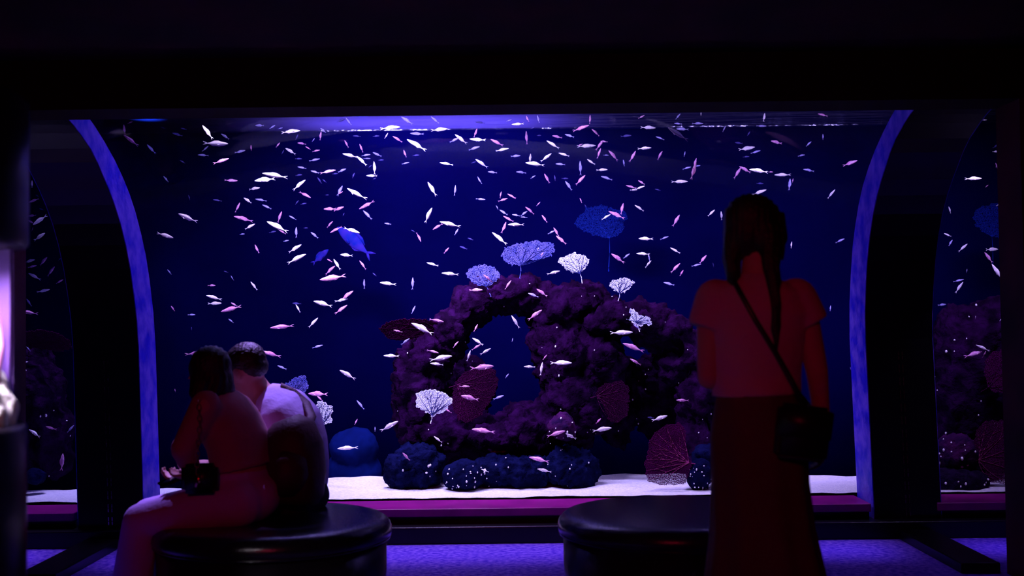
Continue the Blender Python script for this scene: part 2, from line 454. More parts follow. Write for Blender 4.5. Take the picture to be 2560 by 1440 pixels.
o = lathe_part('backboard', [(0.368, 1.05), (0.368, 1.52), (0.360, 1.52), (0.360, 1.05), (0.368, 1.05)], M_lav, ct, a0=0.55, a1=PI + 0.3)
bm = bmesh.new()
ell(bm, (0.0, 0.0, 1.07), (0.33, 0.33, 0.10), seg=28); ell(bm, (0.235, 0.10, 1.10), (0.10, 0.11, 0.15)); ell(bm, (0.285, 0.121, 1.085), (0.07, 0.08, 0.075)); ell(bm, (0.305, 0.05, 1.07), (0.06, 0.07, 0.05)); ell(bm, (0.27, 0.02, 1.10), (0.08, 0.08, 0.09)); ell(bm, (0.1, -0.15, 1.15), (0.14, 0.13, 0.08)); ell(bm, (-0.12, 0.08, 1.16), (0.16, 0.14, 0.09))
o = mound = bm_obj('coral_mound', bm, M_coral, ct)
fuse(o, 0.012, 2, lambda c: 0.012 * noise.noise(c * 22))
bm = bmesh.new()
for k in range(5): loft(bm, [(0.22 + .02 * k, 0.22 - .03 * k, 1.12), (0.235 + .02 * k + .008 * math.sin(k * 2), 0.22 - .03 * k, 1.26), (0.24 + .02 * k, 0.215 - .03 * k, 1.36 + .05 * math.sin(k * 3))], [0.012, 0.010, 0.004], (1, 0, 0), 8)
bm_obj('soft_coral', bm, mat('pink_soft_coral', (0.60, 0.22, 0.45), 0.8), mound)
l = bpy.data.lights.new('column_lamp', 'AREA'); l.shape = 'DISK'; l.size = 0.6; l.energy = 14; l.color = (0.86, 0.70, 1.0); l.spread = math.radians(110)
lo = bpy.data.objects.new('column_lamp', l); COL.objects.link(lo); lo.location = (CX, CY, 1.512)
spot('column_spot', (CX + 0.24, CY - 0.20, 1.47), (CX + 0.285, CY + 0.06, 1.10), (0.95, 0.82, 1.0), 45, 60, 0.5, 0.02)

# ================================================================ poufs
def pouf(px, py, D, r, label):
    c = q(px, py, D)
    t = empty('round_pouf', (c.x, D, 0))
    tag(t, label, 'pouf', 'round leather poufs')
    lathe_part('base', [(0.001, 0.0), (r - 0.03, 0.0), (r - 0.025, 0.01), (r - 0.025, 0.36), (0.001, 0.36)], M_leather, t, n=96)
    lathe_part('cushion', [(0.001, 0.36), (r - 0.02, 0.36), (r - 0.004, 0.368), (r, 0.385), (r - 0.001, 0.400), (r - 0.007, 0.418), (r - 0.019, 0.433), (r - 0.036, 0.444), (r - 0.060, 0.450), (r - 0.1, 0.453), (r * 0.5, 0.455), (0.001, 0.455)], M_leather, t, n=96)
    bm = bmesh.new()
    lathe(bm, [(r - 0.012 + 0.008 * math.cos(a), 0.362 + 0.008 * math.sin(a)) for a in [2 * PI * i / 8 for i in range(9)]], (0, 0, 0), n=96)
    bm_obj('piping', bm, M_leather, t)
    return t
pouf(683, 1285, 5.18, 0.525, 'black leather round pouf with the seated couple on it')
pouf(1688, 1270, 5.25, 0.530, 'black leather round pouf half hidden behind the standing person')

# ================================================================ reef
def px_blob(bm, px, py, rx, ry, D, rd=None, seg=16):
    c = q(px, py, D); s = D / F
    ell(bm, c, (rx * s, (rd if rd else (rx + ry) / 2 * s), ry * s), seg=seg)

def rocky(name, blobs, m, label, cat, amp=0.05, fr=4.0, voxel=0.03, group=None):
    bm = bmesh.new()
    for b in blobs: px_blob(bm, *b)
    o = bm_obj(name, bm, m)
    def disp(c):
        return amp * (noise.noise(c * fr) + 0.7 * noise.noise(c * fr * 2.3 + V((3, 1, 7))) + 0.5 * noise.noise(c * fr * 5.1) + 0.35 * noise.noise(c * fr * 11))
    fuse(o, voxel, 2, disp)
    # origin at the base middle
    me = o.data
    xs = [v.co for v in me.vertices]
    b = V((sum(c.x for c in xs) / len(xs), sum(c.y for c in xs) / len(xs), min(c.z for c in xs)))
    me.transform(Matrix.Translation(-b)); o.location = b
    tag(o, label, cat, group)
    return o

def polyps(rock, n, seed, r0=0.004, r1=0.010):
    rnd = random.Random(seed)
    bm = bmesh.new()
    vv = [v for v in rock.data.vertices if v.normal.y < -0.35]
    for v in rnd.sample(vv, min(n, len(vv))):
        r = rnd.uniform(r0, r1)
        bmesh.ops.create_icosphere(bm, subdivisions=1, radius=r, matrix=Matrix.Translation(v.co + v.normal * r * 0.3) @ Matrix.Diagonal((1, 1, rnd.uniform(.8, 1.6), 1)))
    p = bm_obj('polyps', bm, M_polyp, rock); p['kind'] = 'stuff'
    return p

RD = 8.25
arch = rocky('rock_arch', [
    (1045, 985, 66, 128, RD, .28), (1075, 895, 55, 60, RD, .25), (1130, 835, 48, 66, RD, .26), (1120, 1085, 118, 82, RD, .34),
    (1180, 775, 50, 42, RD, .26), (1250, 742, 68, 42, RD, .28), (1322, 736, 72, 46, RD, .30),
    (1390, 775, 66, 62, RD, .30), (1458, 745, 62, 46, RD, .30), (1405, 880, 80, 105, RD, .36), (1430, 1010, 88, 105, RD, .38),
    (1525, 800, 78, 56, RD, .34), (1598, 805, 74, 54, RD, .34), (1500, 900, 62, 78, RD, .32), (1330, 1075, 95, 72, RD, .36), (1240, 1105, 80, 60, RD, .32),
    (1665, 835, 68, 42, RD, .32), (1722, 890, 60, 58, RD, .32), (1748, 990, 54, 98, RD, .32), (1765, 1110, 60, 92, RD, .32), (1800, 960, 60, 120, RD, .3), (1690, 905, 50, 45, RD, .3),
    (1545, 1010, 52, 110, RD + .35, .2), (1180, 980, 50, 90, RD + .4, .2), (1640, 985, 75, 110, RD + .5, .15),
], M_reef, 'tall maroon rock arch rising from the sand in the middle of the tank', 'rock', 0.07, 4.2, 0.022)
polyps(arch, 70, 3, 0.003, 0.007)
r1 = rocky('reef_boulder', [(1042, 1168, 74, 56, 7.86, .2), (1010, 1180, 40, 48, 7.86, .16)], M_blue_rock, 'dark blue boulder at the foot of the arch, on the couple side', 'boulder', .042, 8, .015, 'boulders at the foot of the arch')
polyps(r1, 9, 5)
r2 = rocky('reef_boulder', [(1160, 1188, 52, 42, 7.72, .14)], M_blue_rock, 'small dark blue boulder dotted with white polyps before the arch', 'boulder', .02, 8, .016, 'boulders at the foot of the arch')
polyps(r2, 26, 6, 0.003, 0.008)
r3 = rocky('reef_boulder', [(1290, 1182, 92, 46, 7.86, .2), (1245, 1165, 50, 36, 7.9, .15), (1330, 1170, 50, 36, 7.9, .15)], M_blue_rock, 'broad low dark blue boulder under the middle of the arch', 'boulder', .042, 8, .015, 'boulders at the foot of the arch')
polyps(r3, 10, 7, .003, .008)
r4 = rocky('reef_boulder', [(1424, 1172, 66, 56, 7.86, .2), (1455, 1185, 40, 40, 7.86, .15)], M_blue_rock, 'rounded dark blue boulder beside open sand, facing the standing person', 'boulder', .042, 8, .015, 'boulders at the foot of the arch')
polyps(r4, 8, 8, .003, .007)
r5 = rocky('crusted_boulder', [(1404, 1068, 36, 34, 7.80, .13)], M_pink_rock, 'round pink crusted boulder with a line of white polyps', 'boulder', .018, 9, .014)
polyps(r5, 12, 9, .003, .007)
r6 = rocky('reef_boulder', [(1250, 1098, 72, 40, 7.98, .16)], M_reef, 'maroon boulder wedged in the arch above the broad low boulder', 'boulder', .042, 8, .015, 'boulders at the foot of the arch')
r7 = rocky('reef_boulder', [(885, 1118, 60, 48, 8.75, .2), (885, 1180, 70, 60, 8.8, .2)], mat('far_blue_boulder', (0.001, 0.004, 0.045), 0.9, spec=0.02, col2=(0.0015, 0.006, 0.07), noise_s=5), 'smooth blue boulder standing alone behind the sand, by the couple', 'boulder', .015, 5, .02)
r8 = rocky('reef_boulder', [(1748, 1185, 34, 44, 7.62, .12)], M_blue_rock, 'dark boulder with white dots beside the magenta fan on the sand', 'boulder', .02, 8, .016)
polyps(r8, 22, 10, .003, .006)
r8b = rocky('reef_boulder', [(1765, 1140, 36, 30, 7.75, .12)], M_blue_rock, 'dark rock resting on the dotted boulder next to the magenta fan', 'boulder', .02, 8, .016)
# beyond the ribs
e1 = rocky('rock_stack', [(2410, 930, 95, 170, 8.0, .3), (2440, 1060, 70, 130, 8.0, .3), (2370, 1020, 70, 150, 8.0, .3), (2480, 850, 90, 110, 8.0, .3), (2540, 860, 70, 130, 8.0, .3), (2390, 1150, 90, 90, 8.0, .3), (2540, 1030, 60, 160, 8.3, .2)], M_reef, 'maroon rock pillar behind the narrow pane by the end wall', 'rock', .05, 4.2, .028)
polyps(e1, 46, 12, 0.004, 0.009)
e2 = rocky('crusted_boulder', [(2392, 1132, 58, 48, 7.62, .14), (2350, 1150, 30, 40, 7.65, .1)], M_pink_rock, 'purple crusted boulder stacked at the foot of the rock pillar', 'boulder', .025, 8, .016)
polyps(e2, 16, 13)
e3 = rocky('reef_boulder', [(2400, 1205, 72, 38, 7.55, .14), (2350, 1205, 50, 40, 7.58, .12)], mat('near_black_boulder', (0.006, 0.002, 0.012), 0.9, spec=0.03, col2=(0.014, 0.005, 0.03), noise_s=12, bump=1, bump_s=30), 'flat near-black boulder under the purple crusted boulder', 'boulder', .02, 8, .016)
polyps(e3, 10, 14)
w1 = rocky('rock_stack', [(95, 1010, 60, 110, 8.1, .3), (60, 1080, 60, 110, 8.1, .3), (130, 1090, 45, 100, 8.15, .25), (70, 920, 60, 70, 8.2, .25)], M_reef, 'dark purple rock pillar seen in the narrow pane beside the column tank', 'rock', .05, 4.5, .028)
polyps(w1, 30, 15, 0.004, 0.009)
w2 = rocky('reef_boulder', [(88, 1192, 26, 20, 7.72, .09)], M_blue_rock, 'small dark blue boulder on sand in the pane beside the column tank', 'boulder', .012, 10, .012)

# ================================================================ sea fans
def sea_fan(poly, stem, D, net, vein, label, sp=5.0, rp=0.8, vr=1.6, seed=1, group=None, nveins=7, foot=None, tilt=0.0, keep_p=0.94, thin_y=None):
    rnd = random.Random(seed)
    root_pt = q(stem[0], stem[1], D)
    root = empty('sea_fan', root_pt)
    tag(root, label, 'sea fan', group)
    s = D / F
    xs = [p[0] for p in poly]; ys = [p[1] for p in poly]
    cx, cy = (min(xs) + max(xs)) / 2, (min(ys) + max(ys)) / 2
    wv = max(xs) - min(xs)
    def P(x, y):
        d = D + 0.07 * math.sin((x - cx) / wv * 2.6 + seed) * wv * s + tilt * (y - stem[1]) * s
        return q(x, y, d) - root_pt
    # ragged outline
    def inside(x, y):
        a = noise.noise(V((x * 0.12, y * 0.12, seed))) * 4.5
        b = noise.noise(V((x * 0.12 + 50, y * 0.12, seed))) * 4.5
        return inpoly(x + a, y + b, poly)
    pts, segs = {}, []
    rows = int((max(ys) - min(ys)) / (sp * .87)) + 2; cols = int(wv / sp) + 2
    for r in range(-1, rows):
        for c in range(-1, cols):
            x = min(xs) + (c + (r % 2) * .5) * sp + rnd.uniform(-.33, .33) * sp; y = min(ys) + r * sp * .87 + rnd.uniform(-.33, .33) * sp
            if inside(x, y): pts[(r, c)] = (x, y)
    for (r, c), (x, y) in pts.items():
        nb = [(r, c + 1), (r + 1, c), (r + 1, c + (1 if r % 2 else -1))]
        for k in nb:
            if k in pts and rnd.random() < keep_p:
                rr = rp * s * rnd.uniform(.75, 1.25) * (0.5 if thin_y and y > thin_y + 8 * noise.noise(V((x * .05, 2, 0))) else 1)
                segs.append((P(x, y), P(*pts[k]), rr, rr))
    v, f = tubes(segs)
    mesh_obj('net', v, f, M_fan[net], root)
    segs = []
    def branch(x, y, tx, ty, r, depth):
        n_ = 7; mx, my = (x + tx) / 2 + rnd.uniform(-.12, .12) * wv, (y + ty) / 2 + rnd.uniform(-.08, .08) * wv
        prev = (x, y)
        for i in range(1, n_ + 1):
            t = i / n_
            cur = ((1 - t) ** 2 * x + 2 * t * (1 - t) * mx + t * t * tx, (1 - t) ** 2 * y + 2 * t * (1 - t) * my + t * t * ty)
            dy = V((0, -rp * s * 1.2, 0))
            segs.append((P(*prev) + dy, P(*cur) + dy, r * (1 - .75 * (t - 1 / n_)) * s, r * (1 - .75 * t) * s))
            prev = cur
            if depth and i in (2, 4, 5):
                an = math.atan2(ty - y, tx - x) + rnd.choice((-1, 1)) * rnd.uniform(.4, .8)
                ln = math.hypot(tx - x, ty - y) * rnd.uniform(.3, .5)
                ex, ey = cur[0] + ln * math.cos(an), cur[1] + ln * math.sin(an)
                if inside(ex, ey): branch(cur[0], cur[1], ex, ey, r * .55, depth - 1)
    k = len(poly)
    idx = sorted(range(k), key=lambda i: -math.hypot(poly[i][0] - stem[0], poly[i][1] - stem[1]))[:nveins]
    hub = stem if not foot else foot
    for i in idx:
        tx, ty = poly[i][0] * .93 + cx * .07, poly[i][1] * .93 + cy * .07
        branch(stem[0], stem[1], tx, ty, vr, 1)
    v, f = tubes(segs)
    mesh_obj('branches', v, f, M_fan[vein], root)
    if foot:
        a, b = P(*stem), P(*foot)
        v, f = tubes([(b + (b - a) * .15, b, vr * 1.9 * s, vr * 1.6 * s), (b, (a + b) / 2 + V((0.004, 0, 0)), vr * 1.5 * s, vr * 1.2 * s), ((a + b) / 2 + V((0.004, 0, 0)), a, vr * 1.2 * s, vr * s)])
        mesh_obj('stalk', v, f, M_fan[vein if net in ('magenta', 'blue', 'wine') else net], root)
    return root

sea_fan([(1250, 640), (1262, 618), (1290, 608), (1320, 601), (1350, 602), (1385, 607), (1388, 625), (1378, 642), (1345, 650), (1312, 655), (1300, 665), (1282, 665), (1262, 655)], (1302, 664), 8.0, 'lilac', 'vein', 'widest lilac sea fan, on the highest point of the arch', 3.1, .66, .8, 1, 'pale sea fans on the arch', foot=(1300, 692))
sea_fan([(1163, 688), (1170, 670), (1190, 662), (1215, 660), (1238, 670), (1253, 690), (1240, 703), (1222, 716), (1200, 718), (1180, 706)], (1216, 716), 8.0, 'lilac', 'vein', 'lilac sea fan with a pink fish before it, lower down the arch', 3.1, .66, .8, 2, 'pale sea fans on the arch', foot=(1226, 738))
sea_fan([(1393, 653), (1402, 643), (1418, 636), (1436, 631), (1462, 636), (1473, 650), (1470, 664), (1460, 674), (1452, 684), (1432, 683), (1415, 676), (1404, 664)], (1450, 684), 7.95, 'white', 'vein', 'pale sea fan leaning off a short stalk beside the widest fan', 3.0, .72, .8, 3, 'pale sea fans on the arch', foot=(1455, 705))
sea_fan([(1523, 715), (1526, 703), (1540, 697), (1553, 693), (1570, 694), (1590, 706), (1583, 714), (1574, 721), (1564, 731), (1550, 734), (1534, 726)], (1549, 733), 7.9, 'white', 'vein', 'small pale sea fan on the arch shoulder, standing person\'s side', 3.0, .72, .8, 4, 'pale sea fans on the arch', foot=(1546, 750))
sea_fan([(1571, 768), (1588, 776), (1600, 786), (1618, 788), (1628, 800), (1632, 812), (1615, 812), (1602, 818), (1588, 812), (1574, 803), (1564, 798), (1575, 792)], (1590, 806), 7.85, 'white', 'vein', 'pointed pale sea fan tipped sideways below the small one on the shoulder', 3.0, .72, .8, 5, 'pale sea fans on the arch', foot=(1598, 826))
sea_fan([(1038, 995), (1041, 983), (1058, 977), (1072, 973), (1096, 976), (1114, 983), (1120, 992), (1131, 997), (1132, 1006), (1122, 1012), (1120, 1022), (1108, 1032), (1090, 1038), (1080, 1046), (1072, 1036), (1056, 1026), (1040, 1018)], (1080, 1038), 7.75, 'white', 'vein', 'brightest white sea fan with dark veins, low on the arch foot', 2.8, 1.05, .9, 6, 'pale sea fans on the arch', foot=(1077, 1056), keep_p=1.0)
sea_fan([(700, 972), (718, 955), (738, 943), (752, 940), (764, 938), (768, 950), (771, 968), (764, 982), (757, 1000), (740, 1010), (720, 995)], (720, 1005), 7.7, 'lilac', 'vein', 'pale sea fan rising behind the white-shirted person\'s back', 3.1, .66, .8, 7)
sea_fan([(796, 1003), (812, 1004), (822, 1012), (834, 1016), (832, 1030), (828, 1040), (833, 1050), (824, 1060), (812, 1064), (800, 1056), (794, 1044), (786, 1030), (790, 1012)], (806, 1060), 7.7, 'white', 'vein', 'pale blue upright sea fan between the white shirt and the smooth boulder', 3.0, .72, .8, 8, foot=(808, 1082))
sea_fan([(1432, 560), (1440, 545), (1458, 530), (1462, 514), (1480, 515), (1505, 512), (1530, 518), (1558, 524), (1572, 540), (1562, 556), (1560, 575), (1545, 590), (1525, 596), (1495, 592), (1475, 588), (1452, 575)], (1524, 596), 9.3, 'blue', 'blue', 'dim blue sea fan far behind the arch on long thin stalks', 4.0, .55, 1.0, 9, foot=(1522, 668))
sea_fan([(2432, 545), (2440, 520), (2470, 510), (2510, 505), (2560, 520), (2570, 560), (2540, 590), (2500, 598), (2462, 585), (2440, 570)], (2480, 592), 9.2, 'blue', 'blue', 'dim blue sea fan in the narrow pane by the end wall', 4.0, .55, 1.0, 10, foot=(2482, 660))
# magenta fans
sea_fan([(948, 822), (965, 806), (1000, 797), (1040, 796), (1078, 800), (1105, 812), (1100, 830), (1060, 842), (1010, 852), (970, 848)], (1095, 830), 8.1, 'wine', 'wine', 'flat magenta sea fan sticking out from the arch toward the couple', 2.6, 1.15, 1.0, 11, 'magenta sea fans', keep_p=1, foot=(1125, 850), tilt=.5)
sea_fan([(1138, 958), (1155, 935), (1185, 918), (1215, 912), (1238, 925), (1246, 950), (1240, 980), (1222, 1010), (1200, 1040), (1172, 1058), (1145, 1052), (1132, 1020), (1130, 985)], (1142, 962), 7.95, 'wine', 'plum', 'round magenta sea fan with fine veins inside the arch hollow', 2.5, 1.15, .6, 12, 'magenta sea fans', keep_p=1, foot=(1125, 968))
sea_fan([(1486, 985), (1502, 965), (1525, 955), (1555, 952), (1572, 968), (1575, 1005), (1568, 1040), (1545, 1058), (1520, 1050), (1512, 1020), (1500, 1000)], (1492, 990), 7.80, 'wine', 'plum', 'dark magenta sea fan in the cave beside the dark hollow', 2.6, 1.1, .6, 13, 'magenta sea fans', keep_p=1, foot=(1478, 994))
sea_fan([(1612, 1150), (1622, 1125), (1622, 1100), (1640, 1080), (1665, 1062), (1700, 1056), (1716, 1075), (1714, 1110), (1722, 1140), (1732, 1158), (1722, 1185), (1714, 1212), (1650, 1214), (1622, 1205), (1612, 1180)], (1722, 1157), 7.55, 'magenta', 'rose', 'large magenta sea fan standing on sand beside the standing person', 2.9, 1.0, 1.0, 14, 'magenta sea fans', keep_p=1, foot=(1738, 1160), nveins=9, thin_y=1168)
sea_fan([(2448, 1150), (2436, 1110), (2440, 1075), (2462, 1052), (2500, 1050), (2540, 1060), (2560, 1110), (2560, 1190), (2520, 1212), (2474, 1206), (2462, 1180)], (2446, 1150), 7.5, 'magenta', 'rose', 'magenta sea fan on sand in the pane by the end wall', 2.9, 1.0, .9, 15, 'magenta sea fans', keep_p=1, foot=(2430, 1152), nveins=8, thin_y=1168)
sea_fan([(2462, 900), (2480, 880), (2520, 870), (2550, 890), (2550, 960), (2520, 985), (2480, 980), (2460, 940)], (2470, 968), 7.6, 'magenta', 'magenta', 'magenta sea fan high on the rock pillar by the end wall', 2.7, 1.1, .8, 16, 'magenta sea fans', keep_p=1, foot=(2455, 978))
sea_fan([(40, 850), (60, 828), (100, 822), (150, 834), (176, 850), (180, 872), (150, 880), (100, 872), (60, 872)], (70, 866), 8.0, 'magenta', 'magenta', 'flat magenta sea fan in the pane beside the column tank', 2.7, 1.1, .8, 17, 'magenta sea fans', keep_p=1, foot=(72, 890), tilt=.5)

# ================================================================ fish
def fish_mesh(name, bend=0.0, part=None):
    """one metre long, head to +x, back to +z; part: None all in one, or body / tail_fin / dorsal_fin"""
    bm = bmesh.new()
    def cy(x): return bend * (0.5 - x) ** 2
    if part in (None, 'body'):
        st = [(.50, .005), (.475, .022), (.43, .042), (.35, .070), (.25, .092), (.12, .104), (0, .100), (-.10, .084), (-.19, .058), (-.26, .034), (-.32, .020), (-.36, .018)]
        loft(bm, [(x, cy(x), .006 * math.sin(x * 5)) for x, h in st], [(h * .46, h) for x, h in st], (0, 1, 0), 12)
        if part is None or part == 'body':
            for s in (-1, 1):                                   # pectoral fin
                a = V((.20, s * .045, -.03)); b = V((.08, s * .085, -.07))
                loft(bm, [a, (a + b) / 2, b], [(.004, .012), (.004, .026), (.003, .012)], (0, s, .3), 6)
    if part in (None, 'tail_fin'):
        for s in (-1, 1):
            loft(bm, [(-.34, cy(-.34), 0), (-.41, cy(-.41), s * .035), (-.50, cy(-.5), s * .075)], [(.006, .022), (.005, .024), (.002, .005)], (0, 1, 0), 6)
    if part in (None, 'dorsal_fin'):
        loft(bm, [(.22, cy(.22), .090), (.10, cy(.10), .120), (-.06, cy(-.06), .108), (-.20, cy(-.2), .064)], [(.004, .008), (.006, .026), (.006, .028), (.003, .006)], (0, 1, 0), 6)
        loft(bm, [(0.02, cy(0), -.092), (-.10, cy(-.1), -.092), (-.2, cy(-.2), -.056)], [(.004, .006), (.005, .022), (.003, .006)], (0, 1, 0), 6)
    bmesh.ops.recalc_face_normals(bm, faces=bm.faces)
    me = bpy.data.meshes.new(name); bm.to_mesh(me); bm.free()
    me.polygons.foreach_set('use_smooth', [True] * len(me.polygons))
    return me
BENDS = (0.0, 0.14, -0.14)
FM = {}
for t in 'WPLD':
    for b in range(3):
        for p in (None, 'body', 'tail_fin', 'dorsal_fin'):
            me = fish_mesh('fish', BENDS[b], p); me.materials.append(M_fish[t]); FM[t, b, p] = me

